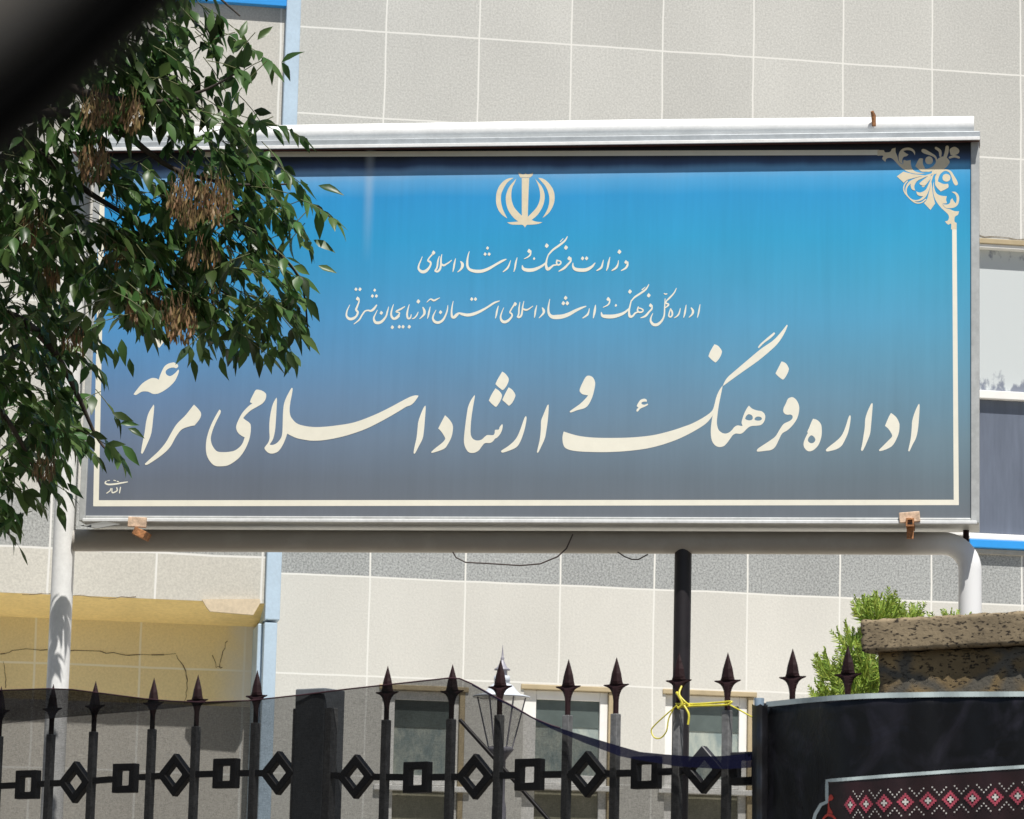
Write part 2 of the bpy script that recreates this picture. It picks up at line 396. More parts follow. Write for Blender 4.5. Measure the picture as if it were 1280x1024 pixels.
_r = _N.new('ShaderNodeMapRange'); _r.interpolation_type = 'SMOOTHSTEP'; _r.inputs['From Min'].default_value = ub-.17; _r.inputs['From Max'].default_value = ub+.12; _r.inputs['To Max'].default_value = .8; _L.new(_m.outputs[0], _r.inputs['Value'])
_x2 = _N.new('ShaderNodeMix'); _x2.data_type = 'RGBA'; _L.new(_r.outputs[0], _x2.inputs[0]); _L.new(_src, _x2.inputs[6]); _x2.inputs[7].default_value = (.74, .73, .68, 1); _L.new(_x2.outputs[2], _b.inputs['Base Color'])  # bounce tint fades out to grey beige at the right end
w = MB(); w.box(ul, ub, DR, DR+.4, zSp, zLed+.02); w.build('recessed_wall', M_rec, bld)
w = MB(); w.box(ul, ub, DR, DR+.4, 0, zSp); w.build('recessed_wall', tile_mat('recess_lower_tiles', (.60, .575, .52), ru0, rdu, rz0, .62, grain=.1, gscale=70, gw=.013), bld, label='plain grey beige lower wall without the bounce tint')
w = MB(); w.box(ub, ubp, DB-.05, .05, 0, BF.z(340, 779, DB)); w.box(ub-.03, ub, DB+.05, DR-.0, 0, BF.z(340, 779, DB)); w.build('pilaster', M_paleblue, bld, .006)
w = MB(); w.box(ub, ubp+.012, DB-.06, .05, BF.z(340, 779, DB)+.012, ztop+.5); w.build('pilaster', M_paleblue, bld, .006)
# loose corner slab and cracks
def poly_prism(mb, pts, d0, d1):
    n = len(pts); a = [(p.x, d0, p.z) for p in pts]; b = [(p.x, d1, p.z) for p in pts]
    tris = tessellate_polygon([[Vector((p.x, p.z, 0)) for p in pts]])
    mb.add(a+b, [t for t in tris]+[tuple(n+i for i in reversed(t)) for t in tris]+[(i, (i+1) % n, n+(i+1) % n, n+i) for i in range(n)])
w = MB(); poly_prism(w, [BF.px(x, y, DB) for x, y in ((252, 750), (324, 749.5), (325, 754), (316, 769.5), (262, 765), (258, 760))], DB-.035, DB-.005)
w.build('loose_slab', mat('broken_stone_slab', (.60, .50, .36), .85, noise=[(6, .1), (50, .1)]), bld, label='loose broken corner slab')
rnd = random.Random(5)
def crack(pxs, d, wd=.004, prec=4):
    pts = []
    for (x0, y0), (x1, y1) in zip(pxs[:-1], pxs[1:]):
        for k in range(prec):
            t = k/prec; pts.append(BF.px(x0+(x1-x0)*t+rnd.uniform(-1, 1), y0+(y1-y0)*t+rnd.uniform(-1.4, 1.4), d))
    pts.append(BF.px(*pxs[-1], d)); mb = MB()
    for p, q in zip(pts[:-1], pts[1:]):
        tt = (q-p).normalized(); nn = Vector((-tt.z, 0, tt.x))*wd*rnd.uniform(.3, .8)
        mb.face([p-nn, q-nn, q+nn, p+nn])
    mb.build('crack', M_crack, bld)
crack([(0, 817), (22, 812), (60, 813), (125, 815), (160, 818), (220, 817)], DR-.003)
crack([(220, 818), (233, 838), (234, 860), (231, 880)], DR-.003)
crack([(284, 800), (277, 820), (275, 834)], DR-.003, .003)
crack([(266, 818), (270, 834), (278, 834)], DR-.003, .003)
crack([(4, 826), (7, 845), (7, 860)], DR-.003, .003)
crack([(28, 743), (60, 741), (90, 744), (135, 748), (170, 746)], DB-.003, .004)
crack([(1206, 291), (1240, 297), (1282, 299)], -.003, .004)

# ================================================================== sign board
SF = Frame(640, 430, 15.5, -8.24)
sign = empty('sign_board', SF.o, SF.a)
tag(sign, 'large blue to grey office sign with cream Persian lettering on a white pipe frame', 'sign')
sL = SF.u(99, 655); sR = SF.u(1224, 655); sB = SF.z(660, 653.5); sT = SF.z(660, 177)
pL = sL+.03; pR = SF.u(1213.5, 450); pB = SF.z(660, 646.5)
def sign_print():
    M = bpy.data.materials.new('faded_blue_print_cap_shade'); M.use_nodes = True
    N = M.node_tree.nodes; L = M.node_tree.links; b = N['Principled BSDF']
    b.inputs['Roughness'].default_value = .42; b.inputs['Specular IOR Level'].default_value = .35
    tc = N.new('ShaderNodeTexCoord'); sp = N.new('ShaderNodeSeparateXYZ'); L.new(tc.outputs['Object'], sp.inputs[0])
    def nz(scale, mapping, det=5):
        mp = N.new('ShaderNodeMapping'); mp.inputs['Scale'].default_value = mapping; L.new(tc.outputs['Object'], mp.inputs[0])
        t = N.new('ShaderNodeTexNoise'); t.inputs['Scale'].default_value = scale; t.inputs['Detail'].default_value = det; L.new(mp.outputs[0], t.inputs['Vector'])
        return t.outputs['Fac']
    def ma(op, a, c, e=None):
        n = N.new('ShaderNodeMath'); n.operation = op
        for i, x in enumerate((a, c, e)):
            if x is None: continue
            if isinstance(x, (int, float)): n.inputs[i].default_value = x
            else: L.new(x, n.inputs[i])
        return n.outputs[0]
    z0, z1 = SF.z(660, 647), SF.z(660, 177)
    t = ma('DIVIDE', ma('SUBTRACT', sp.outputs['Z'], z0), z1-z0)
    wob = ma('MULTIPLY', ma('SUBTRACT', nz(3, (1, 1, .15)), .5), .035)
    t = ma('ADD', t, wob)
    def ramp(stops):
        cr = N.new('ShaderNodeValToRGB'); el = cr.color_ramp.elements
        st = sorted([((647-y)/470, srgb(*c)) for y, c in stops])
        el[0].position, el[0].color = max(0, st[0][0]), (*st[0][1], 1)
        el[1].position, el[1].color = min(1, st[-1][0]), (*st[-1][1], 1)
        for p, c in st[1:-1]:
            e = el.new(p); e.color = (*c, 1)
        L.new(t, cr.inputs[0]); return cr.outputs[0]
    left = ramp([(177, (26, 26, 27)), (196, (30, 32, 38)), (206, (64, 78, 112)), (213, (140, 170, 206)), (226, (100, 162, 212)), (246, (46, 143, 205)), (300, (46, 147, 203)), (350, (62, 146, 200)), (400, (80, 146, 200)), (450, (94, 141, 188)), (500, (105, 133, 170)), (550, (109, 125, 151)), (600, (104, 112, 127)), (647, (108, 113, 122))])  # dark top stops put the shade under the rain cap into the print colour
    right = ramp([(177, (24, 24, 26)), (196, (28, 34, 48)), (206, (56, 84, 124)), (213, (96, 168, 216)), (226, (70, 164, 216)), (246, (50, 155, 208)), (300, (54, 162, 204)), (350, (70, 162, 198)), (400, (84, 160, 194)), (450, (96, 154, 181)), (500, (107, 147, 168)), (550, (113, 138, 151)), (600, (108, 123, 132)), (647, (110, 116, 122))])  # same cap shade in the top stops of the right side
    uf = ma('DIVIDE', ma('SUBTRACT', sp.outputs['X'], sL), sR-sL)
    mx = N.new('ShaderNodeMix'); mx.data_type = 'RGBA'; L.new(uf, mx.inputs[0]); L.new(left, mx.inputs[6]); L.new(right, mx.inputs[7])
    # rain streaks and chalking
    s1 = nz(22, (1, 1, .03)); s2 = nz(60, (1, 1, .05)); s3 = nz(2.2, (1, 1, .7), 6)
    k = ma('ADD', ma('MULTIPLY', ma('SUBTRACT', s1, .5), .13), ma('MULTIPLY', ma('SUBTRACT', s2, .5), .10))
    k = ma('ADD', ma('ADD', k, ma('MULTIPLY', ma('SUBTRACT', s3, .5), .24)), 1.0)
    v = N.new('ShaderNodeVectorMath'); v.operation = 'SCALE'; L.new(mx.outputs[2], v.inputs[0]); L.new(k, v.inputs['Scale'])
    # one pale run below the cap
    st = ma('ABSOLUTE', ma('SUBTRACT', sp.outputs['X'], SF.u(461, 250)), 0)
    mr = N.new('ShaderNodeMapRange'); mr.interpolation_type = 'SMOOTHSTEP'; mr.inputs['From Min'].default_value = 0; mr.inputs['From Max'].default_value = .035
    mr.inputs['To Min'].default_value = 1; mr.inputs['To Max'].default_value = 0; L.new(st, mr.inputs['Value'])
    mz = N.new('ShaderNodeMapRange'); mz.inputs['From Min'].default_value = SF.z(461, 330); mz.inputs['From Max'].default_value = SF.z(461, 215)
    mz.inputs['To Max'].default_value = .3; L.new(sp.outputs['Z'], mz.inputs['Value'])
    m2 = N.new('ShaderNodeMix'); m2.data_type = 'RGBA'; L.new(ma('MULTIPLY', mr.outputs[0], mz.outputs[0]), m2.inputs[0])
    L.new(v.outputs[0], m2.inputs[6]); m2.inputs[7].default_value = (.55, .60, .62, 1)
    L.new(m2.outputs[2], b.inputs['Base Color'])
    bp = N.new('ShaderNodeBump'); bp.inputs['Strength'].default_value = .25; bp.inputs['Distance'].default_value = .01
    L.new(nz(2.5, (1, 1, .5), 2), bp.inputs['Height']); L.new(bp.outputs[0], b.inputs['Normal'])
    return M
DEP = .27
w = MB(); w.box(sL, sR, .02, DEP, sB, sT); w.build('case', M_frame, sign, .004)
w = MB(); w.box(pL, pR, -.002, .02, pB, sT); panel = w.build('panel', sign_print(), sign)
w = MB()
w.box(pR, sR, -.012, .02, sB+.001, sT); w.box(sL, pL, -.012, .02, sB+.001, sT); w.box(pL, pR, -.014, .02, sB, pB)
w.build('frame', M_frame, sign, .004)
# lip along the bottom, a little bent
w = MB(); w.box(sL+.02, sR-.01, -.024, -.014, sB-.004, sB+.012); w.build('frame_lip', M_dullwhite, sign, .003)
# rain cap
cz0, cz1 = SF.z(660, 181.5, -.055), SF.z(660, 171, -.055)
cR = SF.u(1225, 175, -.055); cL = SF.u(88, 185, -.055)
w = MB(); w.box(cL, cR, -.055, .1, cz0+.006, cz1); w.build('rain_cap', M_zinc, sign, .003)
w = MB(); w.box(cL, cR, -.062, -.055, cz0-.004, cz0+.012); w.build('cap_lip', M_white, sign, .002)
w = MB(); w.box(cL+.002, cR-.002, -.055, .1, cz0, cz0+.006); w.build('cap_underside', mat('rust_primer', (.10, .035, .03), .8, noise=(20, .3)), sign)
# pipes
RP = .0515
PD = .155; zp = SF.z(660, 677.6, PD)
uE = SF.u(1212.5, 735, PD); uLp = SF.u(75.5, 780, PD)
pts = [Vector((uLp+.05, PD, zp))]
n = 10; rb = .12
pts += [Vector((uE-rb-.8+.1*k, PD, zp)) for k in range(9)]
def pipe_paint():
    M = mat('graded_pipe_paint', (.33, .30, .265), .5)  # brown grey along the run, blending to white at the elbow
    N = M.node_tree.nodes; L = M.node_tree.links; b = N['Principled BSDF']; tc = N.new('ShaderNodeTexCoord')
    sp = N.new('ShaderNodeSeparateXYZ'); L.new(tc.outputs['Object'], sp.inputs[0])
    t = N.new('ShaderNodeTexNoise'); t.inputs['Scale'].default_value = 7; t.inputs['Detail'].default_value = 7; t.inputs['Roughness'].default_value = .65; L.new(tc.outputs['Object'], t.inputs['Vector'])
    mr = N.new('ShaderNodeMapRange'); mr.interpolation_type = 'SMOOTHSTEP'; mr.inputs['From Min'].default_value = uE-rb-.25; mr.inputs['From Max'].default_value = uE-.03; L.new(sp.outputs['X'], mr.inputs['Value'])
    a = N.new('ShaderNodeMath'); a.operation = 'MULTIPLY_ADD'; L.new(t.outputs['Fac'], a.inputs[0]); a.inputs[1].default_value = .5; a.inputs[2].default_value = -.25
    c = N.new('ShaderNodeMath'); c.use_clamp = True; L.new(a.outputs[0], c.inputs[0]); L.new(mr.outputs[0], c.inputs[1])
    mx = N.new('ShaderNodeMix'); mx.data_type = 'RGBA'; L.new(c.outputs[0], mx.inputs[0]); mx.inputs[6].default_value = (.36, .335, .30, 1); mx.inputs[7].default_value = (.78, .78, .78, 1)
    L.new(mx.outputs[2], b.inputs['Base Color']); return M
for k in range(1, n+1):
    q = math.pi/2*k/n; pts.append(Vector((uE-rb+rb*math.sin(q), PD, zp-rb+rb*math.cos(q))))
pts.append(Vector((uE, PD, 0)))
w = MB(); w.tube(pts, RP, 32); w.build('bottom_pipe', pipe_paint(), sign)
ztp = SF.z(660, 165, .06)
w = MB(); w.tube([Vector((uLp, PD, 0)), Vector((uLp, PD, ztp+.02))], RP, 28); w.build('support_post', M_white, sign)
w = MB(); w.tube([Vector((uLp-.05, .06, ztp)), Vector((SF.u(780, 160, .06), .06, ztp+.006)), Vector((SF.u(1217.5, 160, .06), .06, ztp))], .045, 24); w.build('top_pipe', M_white, sign)
w = MB(); w.tube([Vector((SF.u(853, 760, PD), PD, 0)), Vector((SF.u(853, 760, PD), PD, zp))], .039, 20); w.build('support_pole', M_blackpaint, sign, label='black round pole under the sign')
w = MB(); w.tube([Vector((SF.u(1207.5, 680, .2), .2, sB-.2)), Vector((SF.u(1207.5, 680, .2), .2, sB))], .014, 10); w.build('support_strut', M_maroon, sign)
# weld stubs, brackets, peg
w = MB(); a = SF.px(1087, 662, -.03)
w.box(SF.u(1124, 646, -.03), SF.u(1150, 646, -.03), -.035, -.016, SF.z(1137, 653, -.03), SF.z(1137, 640, -.03), Matrix.Rotation(R(-5), 3, 'Y'))
bk = w.build('bracket', M_rustpale, sign, .003)
w = MB(); ua, ub2, za, zb = SF.u(1132.5, 655, -.05), SF.u(1142.5, 655, -.05), SF.z(1137, 658, -.05), SF.z(1137, 648, -.05)
t = .007
w.box(ua, ub2, -.06, .1, za, za+t); w.box(ua, ub2, -.06, .1, zb-t, zb); w.box(ua, ua+t, -.06, .1, za+t, zb-t); w.box(ub2-t, ub2, -.06, .1, za+t, zb-t)
w.box(ua+t, ub2-t, .05, .055, za+t, zb-t); w.box(ua+.002, ub2-.002, -.02, .0, za-.05, za-.001)
w.build('tube_stub', M_rust, bk)
w = MB(); w.box(SF.u(160, 652, -.03), SF.u(183, 652, -.03), -.035, -.016, SF.z(172, 659, -.03), SF.z(172, 646.5, -.03), Matrix.Rotation(R(3), 3, 'Y'))
bk = w.build('bracket', M_rustpale, sign, .003)
w = MB(); w.box(SF.u(166, 665, -.04), SF.u(182, 665, -.04), -.045, .06, SF.z(172, 671, -.04), SF.z(172, 661, -.04), Matrix.Rotation(R(24), 3, 'Y')); w.build('tube_stub', M_rust, bk, .003)
w = MB(); w.tube([SF.px(1092.5, 158, .0), SF.px(1092, 145, -.005), SF.px(1090, 139, -.015)], [.009, .011, .007], 8); w.build('peg', M_rust, sign)
# peeled edge strip at the lower left corner
w = MB(); q = [SF.px(100, 657, -.03), SF.px(131, 652, -.028), SF.px(150, 655, -.03), SF.px(122, 660.5, -.035)]
w.face(q); w.face([p+Vector((0, .004, -.001)) for p in reversed(q)]); w.build('bent_flashing', mat('tarnished_strip', (.22, .22, .21), .5), sign)

# ---------------------------------------------------------- printed writing and marks (flat on the panel)
CROP = dict(A=(1000, 480, 8), B=(860, 400, 5.6875), C=(690, 450, 7.875), D=(840, 450, 7.875), E=(530, 450, 7.875), F=(390, 470, 8), G=(250, 470, 7.875), H=(120, 440, 5.39),
            I=(600, 200, 10.24), J=(510, 285, 8.533), K=(650, 285, 8.533), L=(425, 350, 8.533), M=(565, 350, 8.533), N=(730, 350, 8.533), O=(680, 350, 15.75), Q=(1090, 175, 9.308), P=(0, 0, 1))
class Ink:
    def __init__(s, frame=None, d=-.0024, fn=None): s.mb = MB(); s.k = 0; s.fn = fn or (lambda x, y, d: SF.px(x, y, d)); s.d = d
    def _emit(s, loops):
        d = s.d - .00003*(s.k % 25); s.k += 1
        L3 = [[s.fn(x, y, d) for x, y in lp] for lp in loops]
        flat = [p for lp in L3 for p in lp]
        tris = tessellate_polygon([[Vector((p.x, p.z, 0)) for p in lp] for lp in L3])
        fs = []
        for t in tris:
            a, b, c = (flat[i] for i in t)
            n = (b-a).cross(c-a); fs.append(t if n.y < 0 else tuple(reversed(t)))
        s.mb.add(flat, fs)
    def _parse(s, txt, crop):
        c = CROP[crop]; pts = []; cor = []
        for tk in txt.split():
            if tk[0] == '@': c = CROP[tk[1:]]; continue
            sh = tk.endswith('!'); v = [float(q) for q in tk.rstrip('!').split(',')]
            pts.append((c[0]+v[0]/c[2], c[1]+v[1]/c[2]) + ((v[2]/c[2],) if len(v) > 2 else ())); cor.append(sh)
        return pts, cor
    def out(s, crop, outer, *holes):
        s._emit([catmull(*s._parse(t, crop)) for t in (outer, *holes)])
    def raw(s, pts): s._emit([pts])
    def st(s, crop, txt, mirror=None):
        pts, cor = s._parse(txt, crop)
        if mirror: pts = [(*mirror(p[0], p[1]), p[2]) for p in pts]
        c = catmull(pts, cor, closed=False, n=4)
        Lp, Rp = [], []
        for i, p in enumerate(c):
            a, b = c[max(i-1, 0)], c[min(i+1, len(c)-1)]
            dx, dy = b[0]-a[0], b[1]-a[1]; l = math.hypot(dx, dy) or 1
            nx, ny = -dy/l*p[2]/2, dx/l*p[2]/2
            Lp.append((p[0]+nx, p[1]+ny)); Rp.append((p[0]-nx, p[1]-ny))
        # a band of quads keeps tight curls clean
        d = s.d - .00003*(s.k % 25); s.k += 1
        vs = [s.fn(x, y, d) for x, y in Lp]+[s.fn(x, y, d) for x, y in Rp]; n = len(c); fs = []
        for i in range(n-1):
            fs += [(i, i+1, n+i+1, n+i)]
        s.mb.add(vs, fs)
        for e in (c[0], c[-1]):
            if e[2] > .9: s.dot(e[0], e[1], e[2]*.98, 1.0, 0)
    def dot(s, x, y, w, asp=1.0, lean=.0, n=14):
        s._emit([[(x+w/2*math.cos(q)+lean*w*-.3*math.sin(q), y+w/2*asp*math.sin(q)) for q in [2*math.pi*k/n for k in range(n)]]])
    def dots(s, crop, txt):
        for x, y, w in s._parse(txt, crop)[0]:
            s._emit([catmull([(x-.05*w, y-.62*w), (x+.45*w, y-.18*w), (x+.42*w, y+.15*w), (x+.02*w, y+.6*w), (x-.46*w, y+.2*w), (x-.4*w, y-.1*w)], [1, 0, 0, 1, 1, 0], n=3)])
    def build(s, name, m, parent): s.mb.keep = True; return s.mb.build(name, m, parent)

T = Ink()
T.out('A', "1190,200! 1196,215 1193,300 1180,450 1160,540 1125,610 1095,672 1082,668! 1090,630 1108,540 1118,430 1122,370 1145,290 1178,215")
T.out('A', "910,290! 960,330 990,385 995,430 985,500 950,580 915,625 860,655 800,672 790,660! 830,620 890,560 918,530 920,510 905,480 880,445 850,420! 868,375 890,325")
T.out('A', "720,192! 727,205 722,280 710,420 700,500 670,580 632,660 615,668 610,655! 622,600 635,520 648,430 652,355 670,290 705,210")
T.out('A', "495,315! 507,325 500,400 480,490 450,560 415,620 360,655 280,675 262,672! 262,655 300,620 370,565 420,510 455,430 480,350")
T.out('A', "130,348! 170,360 205,395 217,440 215,520 190,600 150,650 110,672 75,670 45,640 35,605 45,560 68,510 78,492 72,480! 90,440 110,390", "110,515 135,525 152,550 148,575 125,592 100,590 80,570 85,540")
T.out('B', "702,35! 707,45 680,105 640,165 590,215 500,290 380,375 290,440 250,470! 255,450 280,410 330,365 430,280 520,205 600,150 650,100")
T.out('B', "612,88! 618,98 590,128 540,165 505,200! 498,195 515,170 560,130")
T.out('B', "188,173! 215,185 238,215 240,235 225,270 200,300 190,300! 165,280 145,258! 160,220")
T.out('B', "665,295! 695,308 715,340 715,360 700,395 680,422 668,422! 640,400 622,380! 640,345")
T.out('D', "500,250! 480,350 462,440 448,540 442,620 455,680 480,710 520,725 560,715 590,690 615,660 645,645 680,650 695,650! 685,620 690,590 710,530 735,480 757,450! 790,480 840,498 880,505 910,530 918,565 905,610 875,640 830,648 790,650 760,660 730,685 700,715 670,728 630,725 600,740 570,780 540,820 510,848 470,858 430,845 400,810 385,760 382,690 388,620 400,545 415,460 435,370 465,300",
      "755,535 785,545 795,570 785,590 755,595 725,585 722,570 735,548", "850,558 875,565 885,580 870,595 840,598 815,590 815,575 830,562")
T.out('C', "1601,430! 1576,500 1501,560 1381,625 1281,662 1181,695 1000,740 800,762 600,768 400,764 250,745 115,705! 103,760 108,820 130,865 190,890 300,903 500,908 700,900 900,878 1050,845 1181,803 1281,762 1401,700 1511,630 1566,570 1583,540! 1605,500!")
T.out('D', "1165,370 1190,368 1225,395 1250,450 1250,510 1230,580 1190,640 1140,690 1085,725 1055,780 1020,850 980,885 920,895 845,903 835,890! 850,870 910,830 970,790 1020,750 1060,685 1100,630 1160,600 1185,575 1185,550 1165,538 1135,540 1110,530 1095,505 1100,470 1120,430 1140,385")
T.out('C', "365,155 400,170 420,205 425,240 415,300 395,370 360,440 320,475 250,495 185,518 175,505! 210,480 280,430 335,375 355,348! 330,345 295,335 272,305 280,270 305,215 335,165")
T.out('C', "905,382 930,390 932,412 915,410 890,415 880,425 890,438 915,440 940,430! 945,442 915,460 870,480 845,508 830,505! 835,485 850,470 835,455 845,430 870,395")
T.out('E', "1222,440! 1228,455 1220,580 1205,690 1190,770 1160,840 1125,910 1112,908! 1120,870 1140,780 1150,680 1153,600 1175,540 1210,455")
T.out('E', "1002,553! 1010,570 1000,640 980,720 950,800 915,855 860,885 780,912 760,905! 765,890 820,855 880,805 920,750 950,680 985,580")
T.out('E', "497,345! 500,365 485,450 468,560 460,650 460,730 480,775 520,793 565,785 600,755 625,740 680,740 695,720 700,690 735,685 745,660 768,632! 775,645 768,690 750,730 720,765 700,775 680,800 650,818 600,820 570,850 540,890 500,913 460,915 430,900 402,850 393,790 400,700 412,600 425,510 435,460 460,400")
T.out('E', "770,115! 800,135 830,175 832,210 810,260 780,295 765,293! 730,265 703,238! 725,190")
T.out('E', "703,280! 740,305 765,340 765,370 745,415 715,458 700,460! 665,430 638,400! 665,340")
T.out('E', "833,270! 870,295 898,340 895,370 870,420 840,450 830,448! 800,420 770,395! 800,330")
T.out('E', "207,545! 245,580 278,630 285,680 270,760 235,830 205,870 150,895 80,915 72,905! 110,870 180,815 205,785 208,770 190,735 165,700 140,675! 165,625")
T.out('F', "1133,297! 1137,320 1128,450 1118,560 1105,630 1070,700 1030,775 1015,770! 1025,710 1045,620 1055,530 1063,460 1085,390 1115,320")
T.out('F', "1062,195! 1060,210 1020,265 985,293 940,310 850,365 700,450 550,525 400,580 250,620 100,645 0,648 @G 1050,632 960,615 900,590 858,568! 845,610 820,670 790,720 760,750 710,765 670,755 640,725 635,705! 650,685 672,655 685,610 682,540 684,450 698,350 720,270 752,213! 758,240 752,350 745,470 735,560 715,630 685,675! 710,680 750,665 785,630 805,590 812,530 815,430 818,350 828,270 855,200 900,118! 912,125 905,180 888,270 882,340 890,390 910,425 950,465 1010,488 @F 0,510 100,510 250,495 420,465 600,400 760,325 900,250 980,210 1030,195")
T.out('G', "570,135! 610,145 645,170 652,200 640,240 610,275 560,305 500,340 455,380 425,415! 450,435 485,460 500,490 498,560 480,640 440,730 390,800 330,850 270,882 210,890 150,885 105,850 70,790 58,720 62,640 80,560 110,480 150,400 190,332! 203,340 200,370 165,440 130,520 108,600 110,650 130,700 165,740 210,750 280,748 340,735 390,700 420,660 440,605! 410,590 375,560 357,520 360,480 385,420 420,360 470,305 515,270! 492,260! 500,230 525,180 548,140")
T.out('H', "660,355! 690,385 708,415 700,450 665,495! 620,505 575,525 540,570 500,640 450,690 380,740 340,762 328,755! 360,725 420,670 470,610 510,540 545,485 600,430 640,380")
T.out('H', "388,355! 392,372 385,450 372,550 345,620 315,683 303,678! 312,620 328,540 338,470 355,410")
T.out('H', "525,70! 550,85 553,100 540,110 520,105 490,112 470,130 475,152 500,163 530,145 555,118! 558,135 535,190 500,230 460,260 420,280 385,283 350,268 310,268 270,290 253,285! 275,255 315,210 370,178 405,178 422,188! 435,150 460,100 490,78")
T.out('P', "199,414! 206,421 205,427 199,435! 191,427! 194,420")
T.build('main_lettering', M_cream, panel)

T = Ink()
for s in ("153,305,6 135,350,12 115,400,16 115,440,22 150,468,32 190,460,32 225,425,22 243,385,18 235,362,22 212,350,16 225,322,14 258,285,16", "335,300,6 320,350,16 310,420,18 290,455,18",
          "362,280,6 352,330,16 350,400,20 340,440,22 315,465,22 290,462,14", "355,385,18 380,400,22 410,385,16 435,370,14 465,345,8", "508,325,6 495,380,18 487,430,16 478,470,6",
          "563,360,14 580,385,30 578,415,28 560,445,18 530,470,8", "655,250,6 640,300,14 632,360,22 635,410,26 660,445,28 720,462,34 790,460,34 860,435,30 930,395,24 1000,355,24 1045,335,12",
          "1095,345,6 1080,390,14 1060,430,20 1015,468,10", "1165,315,6 1150,370,18 1140,430,16 1128,470,6"): T.st('J', s)
T.dots('J', "272,265,40 848,215,32 822,280,32 865,280,32")
for s in ("115,245,14 110,285,16 85,310,14 45,330,8", "25,400,8 35,435,30 80,450,36 140,447,36 200,425,28 250,395,22 285,365,14", "505,92,8 480,135,18 420,185,22 350,235,20 305,285,14", "462,112,6 430,147,10",
          "305,280,12 285,340,16 278,400,24 295,440,34 330,420,22 355,400,18 385,395,16", "395,345,16 390,375,16 405,395,18 430,385,16 435,360,14 410,350,14 395,350,14", "543,320,12 540,355,18 510,390,20 470,430,24 415,462,10",
          "565,375,8 565,410,20 590,440,34 650,450,38 710,445,36 765,415,26 800,375,10", "890,340,6 880,385,16 865,425,22 820,455,12", "960,310,6 945,370,20 935,420,18 922,455,8", "1050,345,6 1045,385,14 1025,425,22 980,455,12",
          "1150,365,14 1145,400,22 1125,430,20 1080,455,10"): T.st('K', s)
T.dots('K', "97,247,40 150,328,26 285,190,42 490,210,42 525,325,40 667,325,36 710,325,36 1060,255,42 1130,365,36")
T.build('ministry_lettering', M_cream, panel)
T = Ink()
for s in ("205,205,12 200,240,14 185,280,18 172,318,22 190,345,22 175,385,20 140,412,28 100,415,28 70,385,20 75,330,14 105,265,6", "390,270,14 360,310,24 330,330,22 300,325,16 265,335,16 235,375,16 205,425,16 150,470,8",
          "400,320,6 375,370,12 360,410,18 375,450,28 410,458,30 450,440,26 490,390,18 505,340,16 520,285,6", "572,260,6 555,310,14 545,370,20 565,410,26 600,410,22 630,385,18", "690,285,10 650,310,18 610,330,18 600,342,14 635,352,14 618,385,18 590,408,20",
          "740,260,6 725,310,14 715,370,20 725,410,20 750,405,16 760,370,8", "835,340,6 820,375,14 795,405,14 770,415,8", "885,295,14 900,330,26 895,370,22 850,415,8", "963,285,6 950,340,18 942,380,16 932,415,6",
          "925,240,6 965,205,14 1000,220,20 1035,205,14 1065,190,6", "1025,320,6 1000,370,14 990,410,20 1010,445,28 1050,455,28 1095,430,24 1125,380,18 1145,320,14 1150,270,6", "1208,225,6 1195,290,14 1190,350,18 1197,395,26 1225,400,20 1262,362,18"): T.st('L', s)
T.dots('L', "188,200,38 170,100,32 213,100,34 370,110,30 345,172,32 388,172,32 440,352,36 558,505,36 632,500,34 672,500,34 738,500,36 835,230,40 1072,345,36")
for s in ("15,402,20 45,370,20 75,355,18 110,365,28 170,375,32 240,360,32 310,330,26 380,290,20 450,245,20 505,225,10", "495,275,6 480,330,18 472,375,16 462,412,6",
          "553,295,6 530,350,12 518,400,18 535,440,28 570,448,30 610,425,24 640,385,18 635,360,18 618,345,16 640,300,14 665,265,20", "725,235,6 715,300,16 712,360,16 700,395,18",
          "768,225,6 755,280,14 748,340,18 738,380,20 715,400,20 700,395,12", "755,310,18 790,320,20 820,310,14 862,280,8", "905,270,6 890,330,18 885,370,16 878,405,6", "965,300,14 978,325,26 975,355,22 930,405,8"): T.st('M', s)
T.dots('M', "210,205,34 250,205,34 673,258,38")
for s in ("115,375,10 95,480,26 85,580,40 100,670,50 160,725,70 260,730,86 380,715,80 500,670,70 620,605,56 740,550,40 825,520,20", "893,560,12 880,630,26 850,690,38 765,750,20", "1015,490,12 1005,570,40 990,660,40 970,750,16"): T.st('O', s)
T.dots('O', "425,355,70 380,460,72 458,460,72")
for s in ("276,210,12 270,245,16 250,270,14 205,292,8", "185,345,8 195,380,28 240,390,40 320,388,40 400,365,30 450,335,22 480,305,14", "505,220,12 490,280,16 480,340,20 490,390,28 520,385,20 545,355,18 570,345,16",
          "580,290,14 570,325,16 590,345,18 620,340,16 630,320,14 605,305,14 580,300,12", "692,48,8 660,100,18 600,145,20 540,185,18 505,225,12", "655,75,6 620,105,12", "727,275,12 722,310,18 695,340,18 655,385,22 605,405,8",
          "735,355,6 715,400,14 712,440,22 740,475,30 785,475,30 830,435,22 855,380,16 860,300,14 865,200,8", "985,90,8 960,140,14 915,190,18 880,225,14 875,250,14 895,255,18 900,270,18 870,295,12", "855,145,10 870,152,14 885,148,10",
          "925,310,14 910,350,14 905,385,16 925,395,16 942,370,18 938,335,18 925,315,14", "1028,300,6 1018,345,14 1000,380,16 965,405,8", "1090,265,6 1080,330,18 1072,370,16 1062,405,6", "1145,300,14 1162,330,24 1155,365,20 1120,400,8", "1238,260,6 1228,320,16 1218,370,14 1208,405,6"): T.st('N', s)
T.dots('N', "258,205,38 340,272,26 490,125,40 690,165,40 710,272,36")
T.build('department_lettering', M_cream, panel)
T = Ink()
